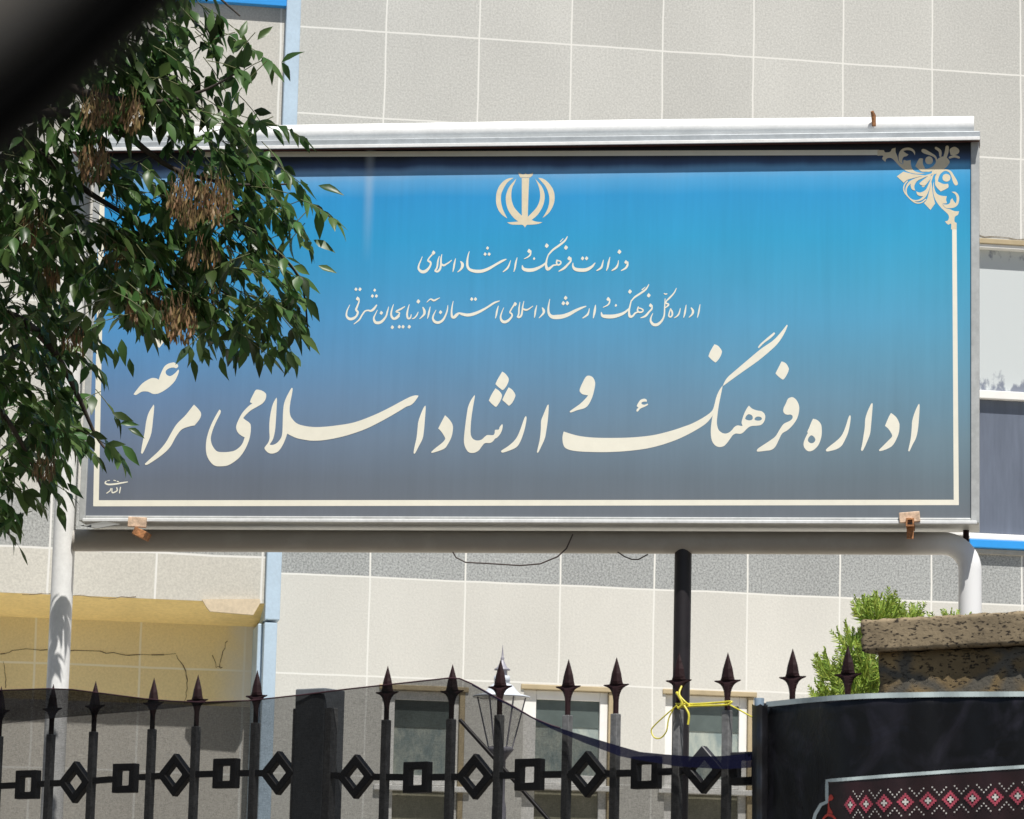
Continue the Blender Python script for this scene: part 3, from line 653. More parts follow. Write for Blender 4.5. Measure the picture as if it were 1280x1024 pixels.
for s in ("68,872,8 62,885,9 85,893,11 130,890,11 175,882,10 212,876,6", "165,912,7 158,950,7", "140,915,8 142,935,8 118,948,9 108,945,7 108,920,6", "100,920,6 95,935,7 72,952,6", "120,865,6 132,868,6", "142,872,6 152,874,6", "78,868,5 92,866,5"): T.st('H', s)
T.build('signature_lettering', M_cream, panel)
# emblem
T = Ink()
T.out('I', "535,230! 630,230! 622,400! 615,600! 612,740! 535,740!")
T.out('I', "465,240! 440,300 415,350 402,420 402,490 415,550 440,610 490,670 535,715! 580,740! 612,730! 680,660 730,600 760,530 770,460 762,380 740,310 705,240! 750,290 790,340 820,410 828,480 815,560 780,640 730,710 660,770! 720,790 800,798! 740,820 640,830 600,832 575,865! 545,832 480,830 400,825 345,800! 420,795 490,788! 430,740 370,660 340,580 330,490 345,410 385,330")
T.out('I', "430,230! 350,290 300,370 272,440 268,520 280,590 300,650 350,750! 280,700 235,640 210,570 205,490 215,410 250,330 310,265 370,235")
T.out('I', "745,230! 800,290 840,340 875,420 888,500 880,580 855,650 800,745! 870,690 920,620 950,540 955,460 940,390 900,320 840,260 790,235")
T.out('I', "490,160! 515,172 545,186 572,182! 585,165! 600,182 640,180 682,160! 672,198 640,225! 515,225! 500,195")
T.build('emblem', M_tan, panel)
# corner ornament, mirrored about the corner's diagonal
T = Ink()
def mir(x, y):
    X, Y = (x-1090)*9.308, (y-175)*9.308
    return (1090+(1104-Y)/9.308, 175+(1104-X)/9.308)
def both(fn, txt):
    if fn == 'o':
        lp = catmull(*T._parse(txt, 'Q')); T.raw(lp); T.raw([mir(*p) for p in lp])
    else:
        T.st('Q', txt); T.st('Q', txt, mir)
both('o', "718,480! 708,560 718,640 745,710 800,785 870,850 895,890 885,935 848,948! 885,985 920,975 920,1040! 985,1040! 985,965! 960,950 965,895 1000,870 1012,830! 960,828 910,808 850,790 820,745 870,735 862,700 870,655! 800,648 750,620 725,560")
both('o', "820,745! 870,752 905,735 915,700 935,680! 950,710 975,740! 985,700 980,655 960,625 925,605! 970,605 1005,640 1015,690 1000,750 960,785 900,795 850,785")
both('s', "752,480,30 755,435,42 785,385,32 845,352,18 905,368,24 938,420,32 965,480,48 978,508,44")
both('o', "865,395 900,410 912,440 900,472 865,485 830,470 820,440 832,408")
both('o', "735,470! 780,490 830,512 885,510! 885,555 800,600! 760,560 735,520")
both('o', "690,470! 700,560 710,640 735,740! 680,815! 605,735! 640,690 665,600 680,540")
both('s', "712,395,14 680,490,20 645,585,34 605,665,28 540,705,18 470,700,14 410,650,14 372,590,14 375,530,14 410,480,16")
both('o', "515,600! 560,612 610,592 640,560! 622,640 580,655 530,640")
both('o', "555,500! 590,470 640,430 700,380! 655,480 615,530 560,520")
T.out('Q', "745,300! 760,230 810,195 860,200 895,235 900,270 850,330 760,390 700,400! 700,350")
for s in ("850,200,40 868,140,44 875,85,40", "795,185,26 790,130,34 745,95,30", "905,205,26 960,190,30 1010,205,26"): T.st('Q', s)
T.out('Q', "915,175! 905,110 960,80 1010,110 1010,150 970,175")
T.build('corner_ornament', M_tan, panel)
# border line
T = Ink(d=-.0023)
T.raw([(1190.2, 284), (1195.8, 284), (1198.6, 631.5), (1192.2, 631.5)])
T.raw([(118, 625.4), (1192.2, 624.8), (1192.2, 631.5), (117, 633)])
T.raw([(124, 240), (131, 240), (123.5, 625.4), (116.5, 633)])
T.raw([(250, 190), (1099, 187.5), (1099, 194.0), (250, 196.5)])
T.build('border_line', M_cream, panel)
# wires
w = MB(); w.tube([SF.px(x, y, .04) for x, y in ((566, 690), (570, 697), (582, 703), (610, 704.5), (650, 707), (675, 705), (697, 696), (708, 686), (716, 668))], .0036, 6)
tag(w.build('hanging_cable', M_wire), None); c = bpy.data.objects['hanging_cable']; c.location = SF.o; c.rotation_euler = (0, 0, SF.a)
tag(c, 'thin dark cable sagging in a long loop under the sign pipe', 'cable')
w = MB(); w.tube([SF.px(x, y, .06) for x, y in ((772, 690), (780, 695.5), (790, 699.5), (798, 699.5), (810, 693))], .0032, 6)
c = w.build('hanging_cable', M_wire); c.location = SF.o; c.rotation_euler = (0, 0, SF.a)
tag(c, 'short cable loop peeping below the pipe left of the black pole', 'cable')

# ================================================================== iron fence
FF = Frame(640, 900, 11.0, -35.56)
fence = empty('iron_fence', FF.o, FF.a)
tag(fence, 'black iron fence with spear finials and a row of diamond and square rings', 'fence')
def smooth_interp(tab, x):
    for (a, b), (c, d) in zip(tab[:-1], tab[1:]):
        if x <= c: return b+(d-b)*(x-a)/(c-a)
    return tab[-1][1]
tip = [(-70, 858), (2, 855), (67, 852), (120, 848), (193, 844), (248, 840), (322, 834.5)]
tip2 = [(485, 829), (566, 827), (626, 821), (711, 820.5), (771, 818), (849, 812), (910, 812), (991, 807), (1060, 803), (1130, 799)]
FIN = [(0, .0105, .009), (.045, .0105, .009), (.058, .0125, .0085), (.068, .0155, .008), (.077, .020, .0075), (.084, .0265, .0065), (.0885, .0345, .005), (.0915, .044, .003), (.0945, .0485, .002), (.0965, .046, .002), (.0960, .036, .004), (.0975, .0255, .007), (.106, .0225, .009), (.13, .0178, .0085), (.155, .0096, .006), (.181, .0005, .0005)]
def finial(mb, u, z, s=1.0, d=0.0):
    vs = []; fs = []
    for (h, a, t) in FIN:
        vs += [(u+a*s, d, z+h*s), (u+a*s*.35, d+t*s, z+h*s), (u-a*s*.35, d+t*s, z+h*s), (u-a*s, d, z+h*s), (u-a*s*.35, d-t*s, z+h*s), (u+a*s*.35, d-t*s, z+h*s)]
    k = 6
    for i in range(len(FIN)-1):
        for j in range(k): fs.append((i*k+j, i*k+(j+1) % k, (i+1)*k+(j+1) % k, (i+1)*k+j))
    mb.add(vs, fs)
HB = .0125
bar_us = []
frnd = random.Random(2)
for (x, y) in tip+tip2:
    p = FF.px(x, y); zt = p.z-.186
    b = MB(); b.box(p.x-HB, p.x+HB, -HB, HB, .55, zt)
    bo = b.build('bar', M_greybar, fence, .002, segs=1)
    fm = MB(); finial(fm, p.x, zt-.004, 1.0); fo = fm.build('finial', M_maroon, bo)
    # a slight hand-welded lean
    bar_us.append(p.x)
# ornaments
def ring(mb, c, side, hole, dep, ang):
    ca, sa = math.cos(ang), math.sin(ang)
    def q(x, z): return (c.x+x*ca-z*sa, c.z+x*sa+z*ca)
    o = [q(*p) for p in ((-side, -side), (side, -side), (side, side), (-side, side))]
    i = [q(*p) for p in ((-hole, -hole), (hole, -hole), (hole, hole), (-hole, hole))]
    vs = []
    for lp in (o, i):
        for d in (-dep, dep): vs += [(x, d, z) for x, z in lp]
    fs = []
    for k in range(4):
        k2 = (k+1) % 4
        fs += [(k, k2, 8+k2, 8+k), (4+k2, 4+k, 12+k, 12+k2), (k2, k, 4+k, 4+k2), (8+k, 8+k2, 12+k2, 12+k)]
    mb.add(vs, fs)
orn = [(35, 981, 's'), (95, 978, 'd'), (157, 973, 's'), (220, 969, 'd'), (283, 967, 's'), (349, 966.5, 'd'), (446, 971, 'd'), (522, 972, 's'), (595, 971, 'd'), (662, 968.5, 's'), (735, 968, 'd'), (808, 966, 's'), (880, 962.5, 'd'), (933, 961, 's')]
def rail_z(x): return smooth_interp([(a, b) for a, b, _ in orn], x)
for x, y, k in orn:
    p = FF.px(x, y); r = MB()
    if k == 'd': ring(r, p, .0525, .0265, .014, math.pi/4)
    else: ring(r, p, .0500, .0255, .015, 0)
    r.build('diamond_ring' if k == 'd' else 'square_ring', M_orn, fence, .0025, segs=1)
# rail pieces between bars and rings
def rail(xa, xb):
    a, b = FF.px(xa, rail_z(xa)), FF.px(xb, rail_z(xb)); r = MB()
    vs = [Vector((q.x, dd, q.z+hh)) for q in (a, b) for dd in (-.0095, .0095) for hh in (-.0105, .0105)]
    r.add(vs, [(0, 1, 3, 2), (4, 6, 7, 5), (0, 4, 5, 1), (2, 3, 7, 6), (0, 2, 6, 4), (1, 5, 7, 3)])
    r.build('rail', M_orn, fence)
seq = [(-20, 26), (48, 78), (118, 140), (176, 204), (237, 267), (300, 330), (369, 385), (414, 426), (467, 506), (540, 575), (616, 646), (680, 715), (755, 792), (825, 858), (902, 918)]
for a, b in seq: rail(a, b)
b = MB(); b.box(FF.u(-80, 1000), FF.u(1150, 1000), -.02, .02, 1.0, 1.04); b.build('rail', M_orn, fence)
# square post between the two panels
p = FF.px(392, 862); hw = .063
b = MB(); b.box(p.x-hw, p.x+hw, -.018, .09, .55, FF.z(392, 859, -.05)); po = b.build('post', mat('post_paint', (.12, .13, .14), .45, noise=[(14, .15), (60, .1)]), fence, .004)
b = MB(); b.box(p.x+hw+.001, p.x+hw+.028, -.016, .02, .55, FF.z(412, 883, -.05)); b.box(p.x-hw-.013, p.x-hw-.001, -.012, .02, .55, FF.z(372, 886)); b.build('side_bar', M_greybar, po, .002)
# plinth under it (own thing)
w = MB(); w.box(FF.u(-80, 1000)-4, FF.u(1280, 1000)+3, -.16, .16, -.1, .55)
c = w.build('plinth_wall', M_concrete, None, .01); c.location = FF.o; c.rotation_euler = (0, 0, FF.a)
tag(c, 'low concrete plinth wall under the iron fence', 'wall')
# leaning rod behind the fence
w = MB(); w.tube([FF.px(575, 900, .18), FF.px(620, 950, .2), FF.px(720, 1064, .24)], .007, 8)
c = w.build('leaning_rod', M_blackpaint); c.location = FF.o; c.rotation_euler = (0, 0, FF.a)
tag(c, 'thin black rod slanting behind the mesh covered fence bars', 'rod')
# yellow ribbon tied to two bars
w = MB()
def rib(pts, r): w.tube(catmull([tuple(FF.px(x, y, d)) for x, y, d in pts], [0]*len(pts), closed=False, n=5), r*.8, 7)
rib([(846, 866, -.02), (850, 872, -.03), (853, 880, -.03), (848, 886, -.03)], .006)
rib([(852, 858, -.01), (849, 868, -.028), (856, 877, -.03), (862, 882, -.02)], .004)
rib([(845, 880, -.02), (870, 880, -.014), (895, 878.5, -.014), (914, 877, -.018), (912, 880, -.02)], .0042)
rib([(846, 884, -.025), (870, 882.5, -.02), (895, 882, -.02), (910, 881, -.018)], .0046)
rib([(846, 882, -.03), (832, 894, -.03), (818, 907, -.03), (814, 914, -.03), (818, 922, -.03), (826, 922.5, -.03), (833, 914, -.03), (836, 898, -.03), (842, 886, -.03)], .0028)
rib([(855, 882, -.03), (861, 893, -.03), (860, 906, -.03)], .0044)
rib([(910, 880, -.02), (925, 888, -.02), (942, 897, -.03), (954, 898, -.06)], .003)
c = w.build('yellow_ribbon', M_ribbon); c.location = FF.o; c.rotation_euler = (0, 0, FF.a)
tag(c, 'yellow plastic ribbon knotted between two fence bars', 'ribbon')

# ================================================================== black mesh over the fence
def mesh_mat(name, col, opac, weave):
    M = bpy.data.materials.new(name); M.use_nodes = True
    N = M.node_tree.nodes; L = M.node_tree.links; N.clear()
    out = N.new('ShaderNodeOutputMaterial'); mx = N.new('ShaderNodeMixShader')
    tr = N.new('ShaderNodeBsdfTransparent'); df = N.new('ShaderNodeBsdfPrincipled'); df.inputs['Base Color'].default_value = (*col, 1); df.inputs['Roughness'].default_value = .9; df.inputs['Specular IOR Level'].default_value = .05
    tc = N.new('ShaderNodeTexCoord')
    prev = None
    for sc_, mp_, amt in ((60, (1, 1, 8), weave), (60, (6, 1, 1), weave*.6), (300, (1, 1, 1), weave*1.2)):
        mp = N.new('ShaderNodeMapping'); mp.inputs['Scale'].default_value = mp_; L.new(tc.outputs['Object'], mp.inputs[0])
        t = N.new('ShaderNodeTexNoise'); t.inputs['Scale'].default_value = sc_; t.inputs['Detail'].default_value = 3; L.new(mp.outputs[0], t.inputs['Vector'])
        a = N.new('ShaderNodeMath'); a.operation = 'MULTIPLY_ADD'; L.new(t.outputs['Fac'], a.inputs[0]); a.inputs[1].default_value = amt
        if prev is None: a.inputs[2].default_value = opac - weave*1.4
        else: L.new(prev, a.inputs[2])
        prev = a.outputs[0]
    a.use_clamp = True
    L.new(prev, mx.inputs[0]); L.new(tr.outputs[0], mx.inputs[1]); L.new(df.outputs[0], mx.inputs[2]); L.new(mx.outputs[0], out.inputs[0])
    return M
M_mesh = mesh_mat('black_netting', (.007, .007, .007), .69, .24)
M_flap = mesh_mat('doubled_netting', (.006, .006, .007), .74, .3)
M_hem = mesh_mat('navy_hem', (.008, .009, .030), .88, .1)
mtop = [(-60, 864), (0, 863), (60, 861), (90, 862), (130, 867), (180, 873.5), (215, 876.5), (250, 878), (310, 876), (375, 869), (430, 862), (485, 856), (540, 850), (563, 847.5), (575, 848.5), (590, 855), (615, 869), (640, 882), (665, 897), (690, 907), (715, 915), (745, 924), (775, 933), (800, 940), (830, 943), (870, 946), (905, 945), (944, 941)]
net = empty('black_netting', FF.o, FF.a)
tag(net, 'see through black netting draped over the fence spears', 'netting')
def sheet(xs, top, bot, dfun, rows=10):
    mb = MB(); vs = []; fs = []
    for x in xs:
        for j in range(rows+1):
            y = top(x)+(bot(x)-top(x))*j/rows
            vs.append(FF.px(x, y, dfun(x, y)))
    for i in range(len(xs)-1):
        for j in range(rows):
            a = i*(rows+1)+j; fs.append((a, a+rows+1, a+rows+2, a+1))
    mb.add(vs, fs, True); mb.keep = True; return mb
T_ = lambda x: smooth_interp(mtop, x)
def rip(x, y):
    k = math.exp(-((x-394)/26)**2)
    return (1-k)*rip0(x, y)-k*.0205
def rip0(x, y): return -.030-.004*math.sin(x*.05+1)-.003*math.sin(x*.13+y*.03)-.003*math.sin(x*.021+y*.05)
xs = [-60+5*i for i in range(202)]
xs = [x for x in xs if x < 944]+[944]
sheet(xs, T_, lambda x: 1150, rip, 14).build('netting_sheet', M_mesh, net)
fl = [(-60, 911), (0, 905.5), (60, 898.5), (115, 894), (190, 888), (250, 882), (310, 876.6)]
sheet([x for x in xs if x <= 310], T_, lambda x: smooth_interp(fl, x), lambda x, y: rip(x, y)-.008-.005*math.sin(y*.2+x*.06), 6).build('folded_flap', M_flap, net)
h0 = [(585, 853), (640, 883), (690, 910), (730, 927), (775, 944), (800, 949), (850, 957), (905, 960), (944, 958)]
sheet([x for x in xs if x >= 590], T_, lambda x: smooth_interp(h0, x)+1.5, lambda x, y: rip(x, y)-.009, 3).build('navy_hem', M_hem, net)
w = MB(); pts = [FF.px(x, T_(x), rip(x, T_(x))) for x in xs if x <= 700]; w.tube(pts, .0026, 6); w.build('hem_cord', mat('dark_red_cord', (.035, .008, .014), .6), net)

# ================================================================== mourning banner
ban = empty('black_banner', FF.o, FF.a)
tag(ban, 'black cloth banner with pale edging and red diamond row before the stone pillar', 'banner')
def bd(x, y=900):
    t = min(1, max(0, (x-950)/120)); t = t*t*(3-2*t)
    return -.06-.27*t-.006*math.sin(x*.045+y*.008)-.004*math.sin(x*.11-y*.02)
btop = [(944, 879), (956, 879), (975, 876.2), (1002, 873.5), (1040, 870), (1075, 867.5), (1110, 866), (1180, 865), (1280, 864.5), (1480, 864)]
def banner_cloth():
    M = mat('black_printed_cloth', (.006, .006, .008), .42, spec=.3)
    N = M.node_tree.nodes; L = M.node_tree.links; b = N['Principled BSDF']
    tc = N.new('ShaderNodeTexCoord'); n1 = N.new('ShaderNodeTexNoise'); n1.inputs['Scale'].default_value = 4.5; n1.inputs['Detail'].default_value = 8; n1.inputs['Distortion'].default_value = 2.2
    L.new(tc.outputs['Object'], n1.inputs['Vector'])
    cr = N.new('ShaderNodeValToRGB'); e = cr.color_ramp.elements
    e[0].position = .47; e[0].color = (.004, .004, .005, 1); e[1].position = .66; e[1].color = (.015, .014, .020, 1)
    L.new(n1.outputs['Fac'], cr.inputs[0]); L.new(cr.outputs[0], b.inputs['Base Color'])
    bp = N.new('ShaderNodeBump'); bp.inputs['Strength'].default_value = .5; bp.inputs['Distance'].default_value = .01
    n2 = N.new('ShaderNodeTexNoise'); n2.inputs['Scale'].default_value = 7; n2.inputs['Detail'].default_value = 3; n2.inputs['Distortion'].default_value = 1; L.new(tc.outputs['Object'], n2.inputs['Vector'])
    L.new(n2.outputs['Fac'], bp.inputs['Height']); L.new(bp.outputs[0], b.inputs['Normal'])
    return M
bx = [944+6*i for i in range(90)]
BT = lambda x: smooth_interp(btop, x)
cl = sheet(bx, BT, lambda x: 1250, bd, 24).build('cloth', banner_cloth(), ban)
md = cl.modifiers.new('thick', 'SOLIDIFY'); md.thickness = .003; md.offset = 1
# left edge rolled round its pole
w = MB(); w.tube([FF.px(949, 873, -.06), FF.px(949, 892, -.06)], .015, 12); w.build('pole', mat('banner_pole', (.32, .42, .52), .4, .3), ban)
def sleeve_d(x, y): return -.062-.02*math.cos((x-949.5)/8*1.5)
sheet([940+1.5*i for i in range(14)], lambda x: 880+2.2*abs(math.sin((x-940)*.3)), lambda x: 1250, lambda x, y: sleeve_d(x, y)-.012-.0035*math.sin(y*.11), 40).build('sleeve', mat('black_sleeve', (.010, .010, .012), .3, noise=(30, .4), spec=.6), ban)
def strip(pts, wd, name, mtl, dz=-.004):
    I = Ink(d=0, fn=lambda x, y, d: FF.px(x, y, bd(x, y)+dz+d)); I.mb.keep = True
    c = []
    for (a, b), (c2, d2) in zip(pts[:-1], pts[1:]):
        n = max(1, int(math.hypot(c2-a, d2-b)/6))
        c += [(a+(c2-a)*k/n, b+(d2-b)*k/n) for k in range(n)]
    c.append(pts[-1])
    vs = []; fs = []
    for i, p in enumerate(c):
        a, b = c[max(i-1, 0)], c[min(i+1, len(c)-1)]; dx, dy = b[0]-a[0], b[1]-a[1]; l = math.hypot(dx, dy)
        nx, ny = -dy/l*wd/2, dx/l*wd/2
        vs += [I.fn(p[0]+nx, p[1]+ny, 0), I.fn(p[0]-nx, p[1]-ny, 0)]
    for i in range(len(c)-1): fs.append((2*i, 2*i+2, 2*i+3, 2*i+1))
    I.mb.add(vs, fs); return I.mb.build(name, mtl, cl)
M_pale = mat('pale_edging', (.50, .58, .58), .5, noise=(20, .08))
strip([(958, 880.5), (975, 878.8), (1002, 876), (1040, 872.7), (1075, 870.5), (1110, 869.2), (1180, 868), (1280, 867.6), (1470, 867)], 6.5, 'top_edging', M_pale)
strip([(1016, 1030), (1019, 1018), (1026, 1006), (1033.5, 1002.5), (1033.5, 976), (1110, 970), (1200, 963.5), (1280, 958.5), (1470, 946)], 4.2, 'panel_edging', M_pale)
def fn_b(off): return lambda x, y, d: FF.px(x, y, bd(x, y)+off+d)
I = Ink(d=0, fn=fn_b(-.0022))
# maroon panel ground, in narrow strips so that it follows the cloth
pv = []; pf = []
for i, x in enumerate([1035+6*k for k in range(72)]):
    yt = smooth_interp([(1033, 978), (1110, 972), (1200, 965.5), (1280, 960.5), (1480, 948)], x)
    for j in range(9): pv.append(fn_b(-.0022)(x, yt+(1250-yt)*j/8, 0))
    if i:
        for j in range(8): a = (i-1)*9+j; pf.append((a, a+9, a+10, a+1))
I.mb.add(pv, pf, True); I.mb.keep = True
I.mb.build('ornament_panel', mat('maroon_printed_cloth', (.020, .006, .007), .45, noise=[(9, .5)]), cl)
M_red = mat('red_print', (.42, .065, .10), .5, noise=(40, .25)); M_scarlet = mat('scarlet_print', (.62, .06, .04), .5); M_stitch = mat('white_stitch_print', (.62, .60, .56), .6)
red = Ink(d=0, fn=fn_b(-.004)); wht = Ink(d=0, fn=fn_b(-.0055))
def sq(I, x, y, s, sx=1.0): I.raw([(x-s*sx, y-s), (x+s*sx, y-s), (x+s*sx, y+s), (x-s*sx, y+s)])
cxs = [1062.8, 1082.6, 1105, 1131.7, 1160, 1188, 1215.6, 1244, 1272.3, 1301, 1330, 1359, 1388]
for i, x in enumerate(cxs):
    y = 1006.2-(x-1063)*.0535
    sp_ = (cxs[i+1]-x) if i+1 < len(cxs) else 29
    k = min(1, sp_/28)
    st = 2.35
    for a in range(-4, 5):
        for b in range(-4, 5):
            m_ = abs(a)+abs(b)
            if m_ in (4, 3) or (m_ == 4): sq(red, x+a*st*k*1.0, y+b*st*1.04, st*.52, k)
    for a, b in ((0, 0), (1, 0), (-1, 0), (0, 1), (0, -1)): sq(wht, x+a*st*k*1.15, y+b*st*1.15, st*.55, k)
    mx_ = x+sp_/2; 
    for q in range(4):
        for sx_ in (-1, 1):
            if q == 0 and sx_ == 1: continue
            for sy_ in (-1, 1):
                sq(wht, mx_+sx_*q*2.9*k, y-.6+sy_*(7.0+q*3.1), .85, k)
red.mb.keep = True; wht.mb.keep = True
red.build('diamond_row', M_red, cl); wht.build('stitch_row', M_stitch, cl)
I = Ink(d=0, fn=fn_b(-.004)); CROP['Z'] = (940, 860, 6.24)
I.out('Z', "620,832 635,855 625,875 608,880 600,890 605,930 625,965 630,985! 600,975 585,985 590,960 592,910 596,860 605,838")
I.st('Z', "545,1040,16 570,1005,18 600,990,22 640,1010,18 655,1045,14")
I.mb.keep = True; I.build('red_flourish', M_scarlet, cl)

# ================================================================== stone pillar
pil = empty('stone_pillar', FF.o, FF.a)
tag(pil, 'rough brown stone gate pillar with an overhanging travertine cap', 'pillar')
def stone_mat(name, base, dark, scale, thr):
    M = mat(name, base, .9)
    N = M.node_tree.nodes; L = M.node_tree.links; b = N['Principled BSDF']; tc = N.new('ShaderNodeTexCoord')
    n1 = N.new('ShaderNodeTexNoise'); n1.inputs['Scale'].default_value = 3.5; n1.inputs['Detail'].default_value = 8; n1.inputs['Roughness'].default_value = .7; L.new(tc.outputs['Object'], n1.inputs['Vector'])
    mp = N.new('ShaderNodeMapping'); mp.inputs['Scale'].default_value = (1, 1, 2.6); L.new(tc.outputs['Object'], mp.inputs[0])
    n2 = N.new('ShaderNodeTexNoise'); n2.inputs['Scale'].default_value = scale; n2.inputs['Detail'].default_value = 4; L.new(mp.outputs[0], n2.inputs['Vector'])
    cr = N.new('ShaderNodeValToRGB'); e = cr.color_ramp.elements; e[0].position = .36; e[0].color = (*[c*.62 for c in base], 1); e[1].position = .66; e[1].color = (*[c*1.25 for c in base], 1)
    L.new(n1.outputs['Fac'], cr.inputs[0])
    pr = N.new('ShaderNodeMapRange'); pr.inputs['From Min'].default_value = thr; pr.inputs['From Max'].default_value = thr+.06; L.new(n2.outputs['Fac'], pr.inputs['Value'])
    mx = N.new('ShaderNodeMix'); mx.data_type = 'RGBA'; L.new(pr.outputs[0], mx.inputs[0]); L.new(cr.outputs[0], mx.inputs[6]); mx.inputs[7].default_value = (*dark, 1)
    L.new(mx.outputs[2], b.inputs['Base Color'])
    ad = N.new('ShaderNodeMath'); ad.operation = 'SUBTRACT'; L.new(n1.outputs['Fac'], ad.inputs[0]); L.new(pr.outputs[0], ad.inputs[1])
    bp = N.new('ShaderNodeBump'); bp.inputs['Strength'].default_value = .9; bp.inputs['Distance'].default_value = .012
    L.new(ad.outputs[0], bp.inputs['Height']); L.new(bp.outputs[0], b.inputs['Normal'])
    return M
DP = -.24
def rough_box(mb, u0, u1, d0, d1, z0, z1, amp, seed, n=(26, 12, 8)):
    rn = random.Random(seed); bm = bmesh.new()
    bmesh.ops.create_grid(bm, x_segments=1, y_segments=1, size=1); bm.free()
    nx, ny, nz_ = n; idx = {}; vs = []; fs = []
    def V(i, j, k):
        if (i, j, k) not in idx:
            ed = (i in (0, nx))+(j in (0, ny))+(k in (0, nz_)); sh = amp*(1.6 if ed >= 2 else .5)
            x, y, z = u0+(u1-u0)*i/nx, d0+(d1-d0)*j/ny, z0+(z1-z0)*k/nz_
            cx, cy, cz = (u0+u1)/2, (d0+d1)/2, (z0+z1)/2
            x += (rn.uniform(-1, .35)*sh)*(1 if x > cx else -1) if i in (0, nx) else 0
            y += (rn.uniform(-1, .35)*sh)*(1 if y > cy else -1) if j in (0, ny) else 0
            z += (rn.uniform(-1, .35)*sh)*(1 if z > cz else -1) if k in (0, nz_) else 0
            idx[(i, j, k)] = len(vs); vs.append((x, y, z))
        return idx[(i, j, k)]
    for k in (0, nz_):
        for i in range(nx):
            for j in range(ny): fs.append((V(i, j, k), V(i+1, j, k), V(i+1, j+1, k), V(i, j+1, k)))
    for j in (0, ny):
        for i in range(nx):
            for k in range(nz_): fs.append((V(i, j, k), V(i+1, j, k), V(i+1, j, k+1), V(i, j, k+1)))
    for i in (0, nx):
        for j in range(ny):
            for k in range(nz_): fs.append((V(i, j, k), V(i, j+1, k), V(i, j+1, k+1), V(i, j, k+1)))
    mb.add(vs, fs, True)
c0 = FF.px(1076, 775, DP-.03); zc1 = FF.z(1180, 769, DP-.03); zc0 = FF.z(1180, 810, DP-.03)
w = MB(); rough_box(w, c0.x, c0.x+.86, DP-.03, DP+.62, zc0, zc1, .0028, 3, (60, 30, 8))
w.build('cap', stone_mat('travertine', (.285, .222, .138), (.035, .026, .017), 62, .585), pil)
u1 = FF.u(1097, 840, DP)
w = MB(); rough_box(w, u1, u1+.76, DP, DP+.55, 0, zc0-.001, .004, 4, (24, 16, 60)); 
def rubble():
    M = stone_mat('ochre_rubble_masonry', (.30, .215, .105), (.05, .036, .02), 60, .59)
    N = M.node_tree.nodes; L = M.node_tree.links; b = N['Principled BSDF']; src = b.inputs['Base Color'].links[0].from_socket
    tc = N.new('ShaderNodeTexCoord'); dn = N.new('ShaderNodeTexNoise'); dn.inputs['Scale'].default_value = 9; dn.inputs['Detail'].default_value = 5; L.new(tc.outputs['Object'], dn.inputs['Vector'])
    ad = N.new('ShaderNodeMixRGB'); ad.blend_type = 'ADD'; ad.inputs[0].default_value = .09; L.new(tc.outputs['Object'], ad.inputs[1]); L.new(dn.outputs['Color'], ad.inputs[2])
    mp = N.new('ShaderNodeMapping'); mp.inputs['Scale'].default_value = (1, 1, 1.5); mp.inputs['Location'].default_value = (.06, .3, .1); L.new(ad.outputs[0], mp.inputs[0])
    v = N.new('ShaderNodeTexVoronoi'); v.feature = 'DISTANCE_TO_EDGE'; v.inputs['Scale'].default_value = 4.2; L.new(mp.outputs[0], v.inputs['Vector'])
    v2 = N.new('ShaderNodeTexVoronoi'); v2.inputs['Scale'].default_value = 4.2; L.new(mp.outputs[0], v2.inputs['Vector'])
    mr = N.new('ShaderNodeMapRange'); mr.inputs['From Min'].default_value = .03; mr.inputs['From Max'].default_value = .13; mr.inputs['To Min'].default_value = 1; mr.inputs['To Max'].default_value = 0; L.new(v.outputs['Distance'], mr.inputs['Value'])
    bw = N.new('ShaderNodeRGBToBW'); L.new(v2.outputs['Color'], bw.inputs[0])
    cm = N.new('ShaderNodeMix'); cm.data_type = 'RGBA'; L.new(bw.outputs[0], cm.inputs[0]); cm.inputs[6].default_value = (.55, .56, .60, 1); cm.inputs[7].default_value = (1.15, 1.1, 1.0, 1)
    ml = N.new('ShaderNodeMix'); ml.data_type = 'RGBA'; ml.blend_type = 'MULTIPLY'; ml.inputs[0].default_value = 1; L.new(src, ml.inputs[6]); L.new(cm.outputs[2], ml.inputs[7])
    mx = N.new('ShaderNodeMix'); mx.data_type = 'RGBA'; L.new(mr.outputs[0], mx.inputs[0]); L.new(ml.outputs[2], mx.inputs[6]); mx.inputs[7].default_value = (.12, .108, .085, 1)
    L.new(mx.outputs[2], b.inputs['Base Color']); return M
sh = w.build('shaft', rubble(), pil)
rn = random.Random(8)
M_st = stone_mat('ochre_rubble', (.25, .175, .078), (.06, .042, .022), 60, .57)
zz = FF.z(1150, 868, DP)
def stone(px0, px1, py0, py1, seed):
    a, b = FF.px(px0, py1, DP), FF.px(px1, py0, DP); r_ = random.Random(seed); mb = MB()
    cx, cz, hx, hz = (a.x+b.x)/2, (a.z+b.z)/2, (b.x-a.x)/2, (b.z-a.z)/2
    n = 22; rows = [(1.0, .0), (.97, -.001), (.9, -.003), (.6, -.005), (0.02, -.006)]; vs = []; fs = []
    wob = [r_.uniform(.78, 1.1) for _ in range(n)]
    for s, d in rows:
        for k in range(n):
            q = 2*math.pi*k/n; c_, s_ = math.cos(q), math.sin(q); e = .55
            vs.append((cx+hx*s*wob[k]*math.copysign(abs(c_)**e, c_), DP+d+r_.uniform(-.003, .002), cz+hz*s*wob[k]*math.copysign(abs(s_)**e, s_)))
    for i in range(len(rows)-1):
        for k in range(n): fs.append((i*n+k, i*n+(k+1) % n, (i+1)*n+(k+1) % n, (i+1)*n+k))
    mb.add(vs, fs, True); mb.build('rubble_stone', M_st, sh)

